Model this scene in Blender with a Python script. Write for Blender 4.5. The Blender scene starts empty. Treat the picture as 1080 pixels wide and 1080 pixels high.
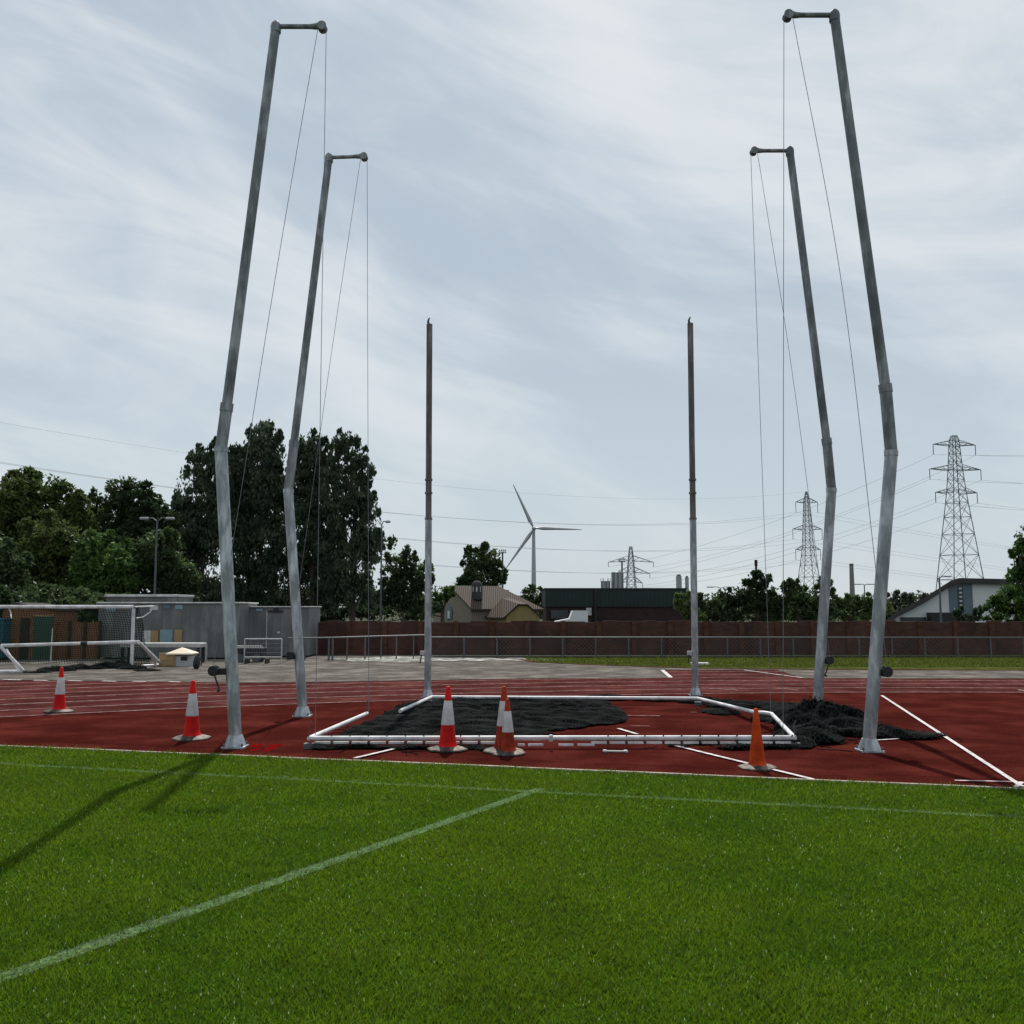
import bpy, math, random
import numpy as np
from mathutils import Vector, Matrix

S = bpy.context.scene
COL = S.collection
rnd = random.Random(7)
rng = np.random.default_rng(11)
R = math.radians

# ------------------------------------------------------------------ camera, sky, sun, exposure
CAM_H, PITCH, FOC = 1.8, math.atan(103 / 1050), 1050.0
cd = bpy.data.cameras.new("camera")
cam = bpy.data.objects.new("camera", cd)
COL.objects.link(cam)
cam.location = (0, 0, CAM_H)
cam.rotation_euler = (R(90) + PITCH, 0, 0)
cd.sensor_width = 36
cd.lens = 36 * FOC / 1080
cd.clip_start = 0.1
cd.clip_end = 9000
S.camera = cam

SUN_ELEV = R(51)
world = bpy.data.worlds.new("World")
S.world = world
world.use_nodes = True
wn, wl = world.node_tree.nodes, world.node_tree.links
wn.clear()
def N(t, **k):
    n = wn.new(t)
    for a, b in k.items(): setattr(n, a, b)
    return n
sky = N("ShaderNodeTexSky", sky_type='NISHITA', sun_disc=False)
sky.sun_elevation = SUN_ELEV
sky.sun_rotation = 0
sky.dust_density = 2.0
tc = N("ShaderNodeTexCoord")
sep = N("ShaderNodeSeparateXYZ")
wl.new(tc.outputs['Generated'], sep.inputs[0])
def wmath(op, a, b=None):
    n = N("ShaderNodeMath", operation=op)
    for i, v in enumerate((a, b)):
        if v is None: continue
        if isinstance(v, (int, float)): n.inputs[i].default_value = v
        else: wl.new(v, n.inputs[i])
    return n.outputs[0]
def wnoise(scale, rot, off, sc, detail, rough, dist):
    m = N("ShaderNodeMapping", vector_type='TEXTURE')
    m.inputs['Rotation'].default_value = (0, R(rot), 0)
    m.inputs['Location'].default_value = off
    m.inputs['Scale'].default_value = sc
    wl.new(tc.outputs['Generated'], m.inputs[0])
    n = N("ShaderNodeTexNoise")
    n.inputs['Scale'].default_value = scale
    n.inputs['Detail'].default_value = detail
    n.inputs['Roughness'].default_value = rough
    n.inputs['Distortion'].default_value = dist
    wl.new(m.outputs[0], n.inputs['Vector'])
    return n.outputs['Fac']
n1 = wnoise(2.5, 20, (5.2, .9, 1.3), (1.7, 1.2, .62), 5, 0.5, 0.6)
n2 = wnoise(5.5, 14, (0.3, 5.1, 2), (1.9, 1.2, .45), 10, 0.6, 0.8)
mixn = wmath('ADD', wmath('MULTIPLY', n1, 0.66), wmath('MULTIPLY', n2, 0.34))
ramp = N("ShaderNodeValToRGB")
ramp.color_ramp.interpolation = 'EASE'
e = ramp.color_ramp.elements
e[0].position, e[0].color = 0.40, (0, 0, 0, 1)
e[1].position, e[1].color = 0.61, (1, 1, 1, 1)
wl.new(mixn, ramp.inputs[0])
cloudcol = N("ShaderNodeMix", data_type='RGBA')
cloudcol.inputs[6].default_value = (4.95, 5.95, 6.95, 1)     # thin grey veil
cloudcol.inputs[7].default_value = (8.0, 8.5, 8.85, 1)      # bright cloud
wl.new(ramp.outputs[0], cloudcol.inputs[0])
hz = N("ShaderNodeMapRange"); hz.interpolation_type = 'SMOOTHSTEP'
hz.inputs['From Min'].default_value = 0.0; hz.inputs['From Max'].default_value = 0.36
hz.inputs['To Min'].default_value = 0.68; hz.inputs['To Max'].default_value = 0.0
wl.new(sep.outputs['Z'], hz.inputs['Value'])
haze = N("ShaderNodeMix", data_type='RGBA')           # paler air towards the horizon
haze.inputs[7].default_value = (6.9, 7.75, 8.2, 1)
wl.new(hz.outputs[0], haze.inputs[0]); wl.new(cloudcol.outputs[2], haze.inputs[6])
skymix = N("ShaderNodeMix", data_type='RGBA')
skymix.inputs[0].default_value = 0.92
wl.new(sky.outputs[0], skymix.inputs[6])
wl.new(haze.outputs[2], skymix.inputs[7])
bg = N("ShaderNodeBackground")
bg.inputs['Strength'].default_value = 0.092
wl.new(skymix.outputs[2], bg.inputs[0])
wo = N("ShaderNodeOutputWorld")
wl.new(bg.outputs[0], wo.inputs[0])

sl = bpy.data.lights.new("sun", 'SUN')
sl.energy = 5.0
sl.angle = R(0.5)
sl.color = (1.0, 0.955, 0.88)
sun = bpy.data.objects.new("sun", sl)
COL.objects.link(sun)
sun.rotation_euler = (-(R(90) - SUN_ELEV), 0, 0)
sun.location = (0, 20, 40)

S.view_settings.view_transform = 'Standard'
S.view_settings.look = 'None'
S.view_settings.exposure = 0.0
S.view_settings.gamma = 1.0
S.render.engine = 'CYCLES'
S.cycles.use_denoising = True
S.cycles.max_bounces = 6
S.cycles.transparent_max_bounces = 12

# ------------------------------------------------------------------ pixel -> world (for taking positions off the photograph)
CP, SP = math.cos(PITCH), math.sin(PITCH)
def ray(px, py):
    a, b = (px - 540) / FOC, (540 - py) / FOC
    return Vector((a, CP - b * SP, SP + b * CP))
def at(px, py, Y):
    d = ray(px, py)
    t = Y / d.y
    return Vector((d.x * t, Y, CAM_H + d.z * t))
def g(px, py, z=0.0):
    d = ray(px, py)
    t = (z - CAM_H) / d.z
    return Vector((d.x * t, d.y * t, z))
def X(px, Y): return at(px, 643, Y).x
def Z(py, Y): return at(540, py, Y).z

# ------------------------------------------------------------------ object helpers
def tag(o, label=None, cat=None, group=None, kind=None):
    if label: o['label'] = label
    if cat: o['category'] = cat
    if group: o['group'] = group
    if kind: o['kind'] = kind
    return o
def thing(name, loc, label, cat, group=None, rz=0):
    o = bpy.data.objects.new(name, None)
    COL.objects.link(o)
    o.location = loc
    o.rotation_euler = (0, 0, rz)
    o.empty_display_size = 0.2
    return tag(o, label, cat, group)
def kids(o): return [c for c in bpy.data.objects if c.parent == o]
def dup(root, loc, label, rz=None, scale=None):
    def cp(o, par):
        c = o.copy(); COL.objects.link(c)
        if par: c.parent = par
        for ch in kids(o): cp(ch, c)
        return c
    r = cp(root, None)
    r.location = loc
    if rz is not None: r.rotation_euler = (0, 0, rz)
    if scale: r.scale = (scale,) * 3
    r['label'] = label
    return r

class MB:
    """collects shapes; build() links them as one mesh object"""
    def __init__(s): s.v = []; s.f = []; s.sm = []
    def add(s, vs, fs, smooth=False):
        n = len(s.v)
        s.v += [tuple(v) for v in vs]
        s.f += [tuple(i + n for i in f) for f in fs]
        s.sm += [smooth] * len(fs)
        return s
    def box(s, c, size, rz=0.0, bev=0.0):
        hx, hy, hz = size[0] / 2, size[1] / 2, size[2] / 2
        b = min(bev, hx * .9, hy * .9, hz * .9)
        c = Vector(c); ca, sa = math.cos(rz), math.sin(rz)
        def P(x, y, z): return (c.x + x * ca - y * sa, c.y + x * sa + y * ca, c.z + z)
        if b <= 0:
            vs = [P(x, y, z) for z in (-hz, hz) for x, y in ((-hx, -hy), (hx, -hy), (hx, hy), (-hx, hy))]
            fs = [(3, 2, 1, 0), (4, 5, 6, 7)] + [(i, (i + 1) % 4, (i + 1) % 4 + 4, i + 4) for i in range(4)]
            return s.add(vs, fs)
        vs = []
        for z, q in ((-hz, b), (-hz + b, 0), (hz - b, 0), (hz, b)):
            for x, y in ((-1, -1), (1, -1), (1, 1), (-1, 1)):
                X0, Y0 = x * (hx - q), y * (hy - q)
                # chamfered corner pair
                first = (X0, y * (hy - q - b)) if x * y > 0 and False else None
                vs.append(P(X0, Y0, z))
        fs = [(3, 2, 1, 0), (12, 13, 14, 15)]
        for k in range(3):
            for i in range(4):
                j = (i + 1) % 4
                fs.append((k * 4 + i, k * 4 + j, k * 4 + 4 + j, k * 4 + 4 + i))
        return s.add(vs, fs)
    def tube(s, pts, rad, seg=12, cap=True, smooth=True):
        pts = [Vector(p) for p in pts]
        if isinstance(rad, (int, float)): rad = [rad] * len(pts)
        tang = []
        for i in range(len(pts)):
            a = pts[max(i - 1, 0)]; b = pts[min(i + 1, len(pts) - 1)]
            t = (b - a)
            tang.append(t.normalized() if t.length > 1e-9 else Vector((0, 0, 1)))
        u = tang[0].cross(Vector((0, 0, 1)))
        if u.length < 1e-3: u = tang[0].cross(Vector((0, 1, 0)))
        u.normalize()
        vs = []
        for p, t, r in zip(pts, tang, rad):
            u = (u - t * u.dot(t))
            u.normalize()
            w = t.cross(u)
            for k in range(seg):
                a = 2 * math.pi * k / seg
                vs.append(p + (u * math.cos(a) + w * math.sin(a)) * r)
        fs = []
        for i in range(len(pts) - 1):
            for k in range(seg):
                k2 = (k + 1) % seg
                fs.append((i * seg + k, i * seg + k2, (i + 1) * seg + k2, (i + 1) * seg + k))
        s.add(vs, fs, smooth)
        if cap:
            n = len(pts) - 1
            s.add([vs[k] for k in range(seg)][::-1], [tuple(range(seg))])
            s.add([vs[n * seg + k] for k in range(seg)], [tuple(range(seg))])
        return s
    def lathe(s, prof, c=(0, 0, 0), seg=20, smooth=True, a0=0.0):
        c = Vector(c); vs = []; fs = []
        for r, z in prof:
            for k in range(seg):
                a = a0 + 2 * math.pi * k / seg
                vs.append((c.x + r * math.cos(a), c.y + r * math.sin(a), c.z + z))
        for i in range(len(prof) - 1):
            for k in range(seg):
                k2 = (k + 1) % seg
                fs.append((i * seg + k, i * seg + k2, (i + 1) * seg + k2, (i + 1) * seg + k))
        s.add(vs, fs, smooth)
        n = len(prof) - 1
        s.add([vs[k] for k in range(seg)][::-1], [tuple(range(seg))])
        s.add([vs[n * seg + k] for k in range(seg)], [tuple(range(seg))])
        return s
    def bar(s, a, b, w, h=None):
        """square bar from a to b"""
        return s.tube([a, b], (w if h is None else (w + h) / 2) * 0.7071, seg=4, smooth=False)
    def sheet(s, pts, z=None):
        vs = [(p[0], p[1], p[2] if z is None else z) for p in pts]
        A = sum(vs[i][0] * vs[(i + 1) % len(vs)][1] - vs[(i + 1) % len(vs)][0] * vs[i][1] for i in range(len(vs)))
        if A < 0: vs.reverse()
        return s.add(vs, [tuple(range(len(vs)))])
    def prism(s, poly, axis_vec):
        """poly: planar 3D points, extruded along axis_vec"""
        a = Vector(axis_vec); n = len(poly)
        vs = [Vector(p) for p in poly] + [Vector(p) + a for p in poly]
        fs = [tuple(range(n))[::-1], tuple(range(n, 2 * n))] + [(i, (i + 1) % n, (i + 1) % n + n, i + n) for i in range(n)]
        return s.add(vs, fs)
    def build(s, name, mat, parent=None, origin=None):
        me = bpy.data.meshes.new(name)
        o3 = Vector(origin) if origin is not None else Vector((0, 0, 0))
        me.from_pydata([tuple(Vector(v) - o3) for v in s.v], [], s.f)
        me.polygons.foreach_set('use_smooth', s.sm)
        me.update()
        import bmesh
        b = bmesh.new(); b.from_mesh(me)
        bmesh.ops.recalc_face_normals(b, faces=b.faces) if name not in FLAT else None
        b.to_mesh(me); b.free()
        o = bpy.data.objects.new(name, me)
        COL.objects.link(o)
        if isinstance(mat, (list, tuple)):
            for m in mat: me.materials.append(m)
        else: me.materials.append(mat)
        if parent: o.parent = parent
        elif origin is not None: o.location = o3
        return o
FLAT = {'ground'}

def np_mesh(name, verts, k, mat, parent=None, origin=None, color=None):
    """verts (n*k,3): n separate polygons of k corners"""
    verts = np.asarray(verts, dtype=np.float32).reshape(-1, 3)
    if origin is not None: verts = verts - np.array(origin, dtype=np.float32)
    n = len(verts) // k
    me = bpy.data.meshes.new(name)
    me.vertices.add(n * k); me.loops.add(n * k); me.polygons.add(n)
    me.vertices.foreach_set('co', verts.ravel())
    me.loops.foreach_set('vertex_index', np.arange(n * k, dtype=np.int32))
    me.polygons.foreach_set('loop_start', np.arange(0, n * k, k, dtype=np.int32))
    me.polygons.foreach_set('loop_total', np.full(n, k, dtype=np.int32))
    if color is not None:
        ca = me.color_attributes.new('paint', 'FLOAT_COLOR', 'POINT')
        ca.data.foreach_set('color', np.asarray(color, dtype=np.float32).ravel())
    me.update(calc_edges=True)
    o = bpy.data.objects.new(name, me)
    COL.objects.link(o)
    me.materials.append(mat)
    if parent: o.parent = parent
    elif origin is not None: o.location = origin
    return o

# ------------------------------------------------------------------ materials
def mat(name, col, rough=0.7, metal=0.0, var=0.15, scale=6.0, bump=0.0, bscale=40.0, col2=None, spec=0.4, stretch=None, detail=5, objcoord=True, c2lo=0.45, c2hi=0.65, grain=None, stain=None):
    m = bpy.data.materials.new(name)
    m.use_nodes = True
    nt = m.node_tree; nd, lk = nt.nodes, nt.links
    p = nd['Principled BSDF']
    p.inputs['Roughness'].default_value = rough
    p.inputs['Metallic'].default_value = metal
    p.inputs['Specular IOR Level'].default_value = spec
    t = nd.new('ShaderNodeTexCoord')
    src = t.outputs['Object'] if objcoord else None
    if not objcoord:
        geo = nd.new('ShaderNodeNewGeometry'); src = geo.outputs['Position']
    mp = nd.new('ShaderNodeMapping')
    if stretch: mp.inputs['Scale'].default_value = stretch
    lk.new(src, mp.inputs[0])
    nz = nd.new('ShaderNodeTexNoise')
    nz.inputs['Scale'].default_value = scale
    nz.inputs['Detail'].default_value = detail
    nz.inputs['Roughness'].default_value = 0.6
    lk.new(mp.outputs[0], nz.inputs['Vector'])
    rp = nd.new('ShaderNodeValToRGB')
    c = Vector(col)
    a = c * (1 - var); b = Vector(col2) if col2 else c * (1 + var)
    rp.color_ramp.elements[0].position = 0.3 if not col2 else c2lo
    rp.color_ramp.elements[1].position = 0.7 if not col2 else c2hi
    rp.color_ramp.elements[0].color = (*a, 1)
    rp.color_ramp.elements[1].color = (*[min(x, 1) for x in b], 1)
    lk.new(nz.outputs['Fac'], rp.inputs[0])
    colout = rp.outputs[0]
    for spec_ in (grain, stain):                      # (scale, amount): speckle of the surface itself, then larger wear
        if not spec_: continue
        gz = nd.new('ShaderNodeTexNoise'); gz.inputs['Scale'].default_value = spec_[0]; gz.inputs['Detail'].default_value = 6 if spec_ is stain else 2
        lk.new(src, gz.inputs['Vector'])
        mr = nd.new('ShaderNodeMapRange'); mr.inputs['From Min'].default_value = .32; mr.inputs['From Max'].default_value = .68
        mr.inputs['To Min'].default_value = 1 - spec_[1]; mr.inputs['To Max'].default_value = 1 + spec_[1]
        lk.new(gz.outputs['Fac'], mr.inputs['Value'])
        mm = nd.new('ShaderNodeMix'); mm.data_type = 'RGBA'; mm.blend_type = 'MULTIPLY'; mm.inputs[0].default_value = 1
        lk.new(colout, mm.inputs[6]); lk.new(mr.outputs[0], mm.inputs[7]); colout = mm.outputs[2]
    lk.new(colout, p.inputs['Base Color'])
    if bump:
        bn = nd.new('ShaderNodeTexNoise')
        bn.inputs['Scale'].default_value = bscale
        bn.inputs['Detail'].default_value = 4
        lk.new(mp.outputs[0] if not stretch else src, bn.inputs['Vector'])
        bu = nd.new('ShaderNodeBump')
        bu.inputs['Strength'].default_value = bump
        bu.inputs['Distance'].default_value = 0.02
        lk.new(bn.outputs['Fac'], bu.inputs['Height'])
        lk.new(bu.outputs[0], p.inputs['Normal'])
    m['p'] = 1
    return m

def leafmat(name, c1, c2, trans=0.35, attr=False, posscale=0.35, rough=0.55):
    m = bpy.data.materials.new(name); m.use_nodes = True
    nt = m.node_tree; nd, lk = nt.nodes, nt.links
    nd.clear()
    out = nd.new('ShaderNodeOutputMaterial')
    p = nd.new('ShaderNodeBsdfPrincipled')
    p.inputs['Roughness'].default_value = rough
    p.inputs['Specular IOR Level'].default_value = 0.3
    tr = nd.new('ShaderNodeBsdfTranslucent')
    mx = nd.new('ShaderNodeMixShader'); mx.inputs[0].default_value = trans
    geo = nd.new('ShaderNodeNewGeometry')
    p.inputs['Specular IOR Level'].default_value = .15
    nz = nd.new('ShaderNodeTexNoise'); nz.inputs['Scale'].default_value = posscale; nz.inputs['Detail'].default_value = 6
    lk.new(geo.outputs['Position'], nz.inputs['Vector'])
    rp = nd.new('ShaderNodeValToRGB')
    rp.color_ramp.elements[0].position, rp.color_ramp.elements[1].position = 0.35, 0.68
    rp.color_ramp.elements[0].color = (*c1, 1); rp.color_ramp.elements[1].color = (*c2, 1)
    lk.new(nz.outputs['Fac'], rp.inputs[0])
    col = rp.outputs[0]
    if attr:
        va = nd.new('ShaderNodeVertexColor'); va.layer_name = 'paint'
        mul = nd.new('ShaderNodeMix'); mul.data_type = 'RGBA'
        lk.new(va.outputs['Alpha'], mul.inputs[0]); lk.new(col, mul.inputs[6]); lk.new(va.outputs['Color'], mul.inputs[7])
        col = mul.outputs[2]
    lk.new(col, p.inputs['Base Color']); lk.new(col, tr.inputs['Color'])
    lk.new(p.outputs[0], mx.inputs[1]); lk.new(tr.outputs[0], mx.inputs[2]); lk.new(mx.outputs[0], out.inputs[0])
    return m

M = {}
M['galv'] = mat('galvanised_steel', (.33, .36, .385), .45, .5, .3, 9, col2=(.50, .53, .56), stain=(3, .2), stretch=(1, 1, .25), bump=.12, bscale=60)
M['weathered'] = mat('weathered_steel', (.185, .20, .215), .6, .25, .3, 7, col2=(.31, .325, .34), stain=(2.5, .3), stretch=(1, 1, .2), bump=.25, bscale=70)
M['brownsteel'] = mat('brown_weathered_steel', (.15, .13, .125), .65, .25, .3, 8, col2=(.22, .20, .19), stretch=(1, 1, .2), bump=.2)
M['whitemetal'] = mat('white_painted_tube', (.55, .55, .56), .45, .0, .12, 8, bump=.05, stain=(4, .18), grain=(40, .08))
M['dimwhite'] = mat('weathered_white_paint', (.38, .38, .38), .5, .0, .2, 5)
M['greymetal'] = mat('grey_metal', (.095, .105, .115), .5, .4, .2, 8)
M['black'] = mat('black_plastic', (.012, .012, .014), .5, 0, .3, 10)
M['rope'] = mat('grey_rope', (.16, .17, .19), .8, 0, .2, 40)
M['netcord'] = mat('dark_net_cord', (.022, .025, .024), .8, 0, .7, 3, spec=0, objcoord=False)
M['netcore'] = mat('bunched_black_net', (.0025, .003, .003), .95, 0, .6, 9, col2=(.006, .007, .007), bump=1.0, bscale=55, objcoord=False, spec=0)
M['conered'] = mat('red_cone_plastic', (.52, .008, .006), .5, 0, .12, 9, stain=(5, .25), grain=(60, .12), spec=.12)
M['coneorange'] = mat('orange_cone_plastic', (.43, .045, .006), .55, 0, .15, 9, stain=(5, .28), grain=(60, .15), spec=.1)
M['conebrown'] = mat('faded_cone_plastic', (.27, .030, .012), .6, 0, .2, 9, stain=(5, .35), grain=(60, .2), spec=.1)
M['sleeve'] = mat('reflective_sleeve', (.50, .49, .51), .4, 0, .12, 14, stain=(6, .22), bump=.25, bscale=18)
M['rubber'] = mat('cone_base_rubber', (.075, .062, .055), .6, 0, .4, 9, col2=(.20, .155, .125), spec=.2)
M['track'] = mat('red_track_rubber', (.060, .0115, .0090), .92, 0, .2, 1.1, grain=(55, .32), stain=(.7, .22), bump=.5, bscale=160, col2=(.077, .0160, .0125), objcoord=False, detail=8, spec=0)
M['lanes'] = mat('worn_track_lanes', (.072, .021, .019), .92, 0, .2, 1.4, grain=(45, .28), stain=(.5, .28), bump=.4, bscale=140, col2=(.095, .034, .031), objcoord=False, detail=8, spec=0)
M['line'] = mat('white_line_paint', (.50, .45, .45), .8, 0, .2, 9, grain=(14, .3), objcoord=False, spec=.1)
M['laneline'] = mat('worn_lane_line', (.27, .165, .155), .9, 0, .3, 6, col2=(.36, .25, .235), objcoord=False, spec=0)
M['kerb'] = mat('pale_kerb', (.40, .34, .29), .9, 0, .25, 5, objcoord=False, spec=.1)
M['tarmac'] = mat('grey_tarmac', (.118, .107, .096), .95, 0, .25, 1.2, grain=(30, .25), stain=(.35, .12), bump=.3, bscale=120, col2=(.175, .158, .142), objcoord=False, detail=9, spec=0)
M['sand'] = mat('pale_sand', (.17, .165, .15), .95, 0, .2, 2.2, spec=0, col2=(.46, .47, .44), objcoord=False)
M['turf'] = mat('turf_soil', (.026, .060, .004), .95, 0, .35, 3, bump=.6, bscale=90, objcoord=False, spec=0)
M['verge'] = mat('verge_grass', (.060, .075, .018), .95, 0, .3, 1.5, bump=1.0, bscale=60, col2=(.10, .105, .032), objcoord=False, spec=0)
M['land'] = mat('rough_land', (.03, .038, .018), .95, 0, .3, .05, objcoord=False, spec=.1)
M['pylon'] = mat('pylon_steel', (.17, .20, .21), .6, .3, .2, 1)
M['wire'] = mat('power_cable', (.33, .36, .39), .7, .2, .1, 1)
M['turbine'] = mat('turbine_white', (.36, .38, .40), .5, 0, .05, 1)
M['cabin'] = mat('grey_cabin_paint', (.14, .148, .145), .6, 0, .18, 2.5, stretch=(1, 1, .3), col2=(.19, .198, .195))
M['cabinroof'] = mat('cabin_roof_edge', (.50, .50, .49), .6, 0, .3, 5)
M['teal'] = mat('teal_paint', (.02, .10, .14), .6)
M['brown'] = mat('brown_timber', (.19, .085, .045), .8, 0, .35, 4, stretch=(4, 4, .6), bump=.3)
M['greenpaint'] = mat('green_door_paint', (.028, .065, .045), .6)
M['darkwood'] = mat('dark_doorway', (.025, .018, .015), .7)
M['tan'] = mat('tan_board', (.34, .23, .11), .8, 0, .15, 6)
M['paleblue'] = mat('pale_blue_panel', (.20, .30, .34), .6, 0, .15, 6)
M['cream'] = mat('cream_render', (.235, .205, .155), .85, 0, .12, 2.5)
M['yellowwall'] = mat('yellow_render', (.27, .205, .085), .85, 0, .12, 2.5)
M['whitewall'] = mat('white_render', (.62, .63, .63), .8, 0, .08, .6)
M['roofdark'] = mat('dark_roof_sheet', (.06, .058, .058), .9, 0, .2, 1, spec=.05)
M['greenclad'] = mat('dark_green_cladding', (.009, .024, .021), .6, 0, .2, .8)
M['darkbrick'] = mat('dark_brick', (.034, .019, .018), .9, 0, .25, 2)
M['glassdark'] = mat('dark_window_glass', (.03, .04, .05), .15, 0, .1, 2)
M['bluepanel'] = mat('blue_grey_panel', (.10, .14, .17), .4, 0, .15, .5)
M['silo'] = mat('silo_sheet', (.30, .32, .33), .5, .3, .1, .5)
M['chimney'] = mat('chimney_concrete', (.20, .19, .185), .8, 0, .1, .3)
M['canvas'] = mat('pale_canvas', (.72, .62, .48), .8, 0, .08, 3)
M['redtape'] = mat('red_plastic_tape', (.5, .004, .005), .6, 0, .1, 10, spec=.05)
M['bark'] = mat('bark', (.06, .048, .036), .9, 0, .3, 6)
M['vanwhite'] = mat('van_white_paint', (.66, .67, .68), .35, 0, .05, 2)

def ribbed(name, c1, c2, scale, axis=0, rough=.7):
    m = mat(name, c1, rough, spec=.05)
    nd, lk = m.node_tree.nodes, m.node_tree.links
    p = nd['Principled BSDF']
    t = nd.new('ShaderNodeTexCoord')
    w = nd.new('ShaderNodeTexWave'); w.bands_direction = 'XYZ'[axis]; w.inputs['Scale'].default_value = scale
    w.inputs['Distortion'].default_value = .3
    lk.new(t.outputs['Object'], w.inputs['Vector'])
    r = nd.new('ShaderNodeValToRGB')
    r.color_ramp.elements[0].color = (*c1, 1); r.color_ramp.elements[1].color = (*c2, 1)
    lk.new(w.outputs['Fac'], r.inputs[0]); lk.new(r.outputs[0], p.inputs['Base Color'])
    b = nd.new('ShaderNodeBump'); b.inputs['Strength'].default_value = .6; b.inputs['Distance'].default_value = .05
    lk.new(w.outputs['Fac'], b.inputs['Height']); lk.new(b.outputs[0], p.inputs['Normal'])
    return m
M['rooftile'] = ribbed('ribbed_tan_roof', (.042, .032, .028), (.105, .082, .066), 1.6, 0)
M['silorib'] = ribbed('ribbed_silo_sheet', (.15, .16, .17), (.36, .37, .38), 0.35, 0, .5)

def brickmat(name, c1, c2, mortar, scale):
    m = mat(name, c1, .9)
    nd, lk = m.node_tree.nodes, m.node_tree.links
    p = nd['Principled BSDF']
    geo = nd.new('ShaderNodeNewGeometry')
    s3 = nd.new('ShaderNodeSeparateXYZ'); lk.new(geo.outputs['Position'], s3.inputs[0])
    cb = nd.new('ShaderNodeCombineXYZ'); lk.new(s3.outputs[0], cb.inputs[0]); lk.new(s3.outputs[2], cb.inputs[1])
    b = nd.new('ShaderNodeTexBrick')
    b.inputs['Scale'].default_value = scale
    b.inputs['Color1'].default_value = (*c1, 1); b.inputs['Color2'].default_value = (*c2, 1); b.inputs['Mortar'].default_value = (*mortar, 1)
    b.inputs['Mortar Size'].default_value = .012
    lk.new(cb.outputs[0], b.inputs['Vector'])
    nz = nd.new('ShaderNodeTexNoise'); nz.inputs['Scale'].default_value = .9; nz.inputs['Detail'].default_value = 7
    lk.new(geo.outputs['Position'], nz.inputs['Vector'])
    mx = nd.new('ShaderNodeMix'); mx.data_type = 'RGBA'; mx.blend_type = 'MULTIPLY'; mx.inputs[0].default_value = .8
    r = nd.new('ShaderNodeValToRGB'); r.color_ramp.elements[0].color = (.45, .42, .42, 1); r.color_ramp.elements[1].color = (1.3, 1.2, 1.15, 1)
    r.color_ramp.elements[0].position, r.color_ramp.elements[1].position = .3, .72
    lk.new(nz.outputs['Fac'], r.inputs[0]); lk.new(b.outputs[0], mx.inputs[6]); lk.new(r.outputs[0], mx.inputs[7])
    lk.new(mx.outputs[2], p.inputs['Base Color'])
    return m
M['brick'] = brickmat('old_red_brick', (.088, .036, .025), (.052, .024, .018), (.055, .038, .030), 2.6)

M['pier'] = mat('old_brick_pier', (.085, .042, .031), .9, 0, .3, 4, spec=0, objcoord=False)
LEAF = {
 'dark': leafmat('dark_foliage', (.030, .056, .024), (.080, .118, .046), .42),
 'conifer': leafmat('grey_green_foliage', (.024, .046, .026), (.105, .138, .084), .34, posscale=.8),
 'olive': leafmat('olive_foliage', (.052, .084, .022), (.115, .145, .046), .42),
 'mid': leafmat('mid_green_foliage', (.036, .078, .020), (.095, .160, .040), .42),
 'light': leafmat('light_green_foliage', (.055, .092, .028), (.11, .155, .045)),
 'far': leafmat('far_foliage', (.05, .066, .045), (.085, .105, .065)),
}
M['blade'] = leafmat('grass_blades', (.084, .154, .005), (.136, .216, .007), .45, True, 0.9, .6)

# ------------------------------------------------------------------ ground, pitch, track
def structure(o): return tag(o, kind='structure')
b = MB(); b.sheet([(-5000, -40, -.03), (5000, -40, -.03), (5000, 8000, -.03), (-5000, 8000, -.03)])
structure(b.build('ground', M['land']))
KA, KB = g(0, 788), g(1080, 834)                 # kerb between turf and track
kd = (KB - KA).normalized(); kn = Vector((-kd.y, kd.x, 0))       # kn points away from the camera
def kpt(t, off=0): return KA + kd * t + kn * off
b = MB(); b.sheet([kpt(-40, 0), kpt(60, 0), (60, -30, 0), (-60, -30, 0)], 0.0)
structure(b.build('pitch', M['turf']))
b = MB(); b.sheet([kpt(-40, 0), kpt(60, 0), (70, 30, 0), (-70, 30, 0)], 0.004)
structure(b.build('track', M['track']))
b = MB()
for k in range(100):                                # edging laid in one metre lengths
    p, q = kpt(-40 + k + .004), kpt(-40 + k + .996); m_ = p.lerp(q, .5) + kn * (.025 + rnd.uniform(-.004, .004))
    b.box((m_.x, m_.y, .006 + rnd.uniform(0, .004)), ((q - p).length, .045, .03), math.atan2(kd.y, kd.x))
structure(b.build('track_kerb', M['kerb']))

CX, CY, CR = 9.0, -11.0, 33.0
def arc(r, a0, a1, n):
    return [Vector((CX + r * math.cos(R(a)), CY + r * math.sin(R(a)), 0)) for a in np.linspace(a0, a1, n)]
def band(bm, r0, r1, z, a0=40, a1=160, n=90):
    A, B = arc(r0, a0, a1, n), arc(r1, a0, a1, n)
    vs = [(p.x, p.y, z) for p in A] + [(p.x, p.y, z) for p in B]
    bm.add(vs, [(i, i + n, i + n + 1, i + 1)[::-1] for i in range(n - 1)])
b = MB(); band(b, CR + .02, CR + 9.9, .008)
structure(b.build('running_lanes', M['lanes']))
b = MB()
for k in range(9): band(b, CR + 1.22 * k - .04, CR + 1.22 * k + .04, .012)
structure(b.build('lane_lines', M['laneline']))
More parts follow.
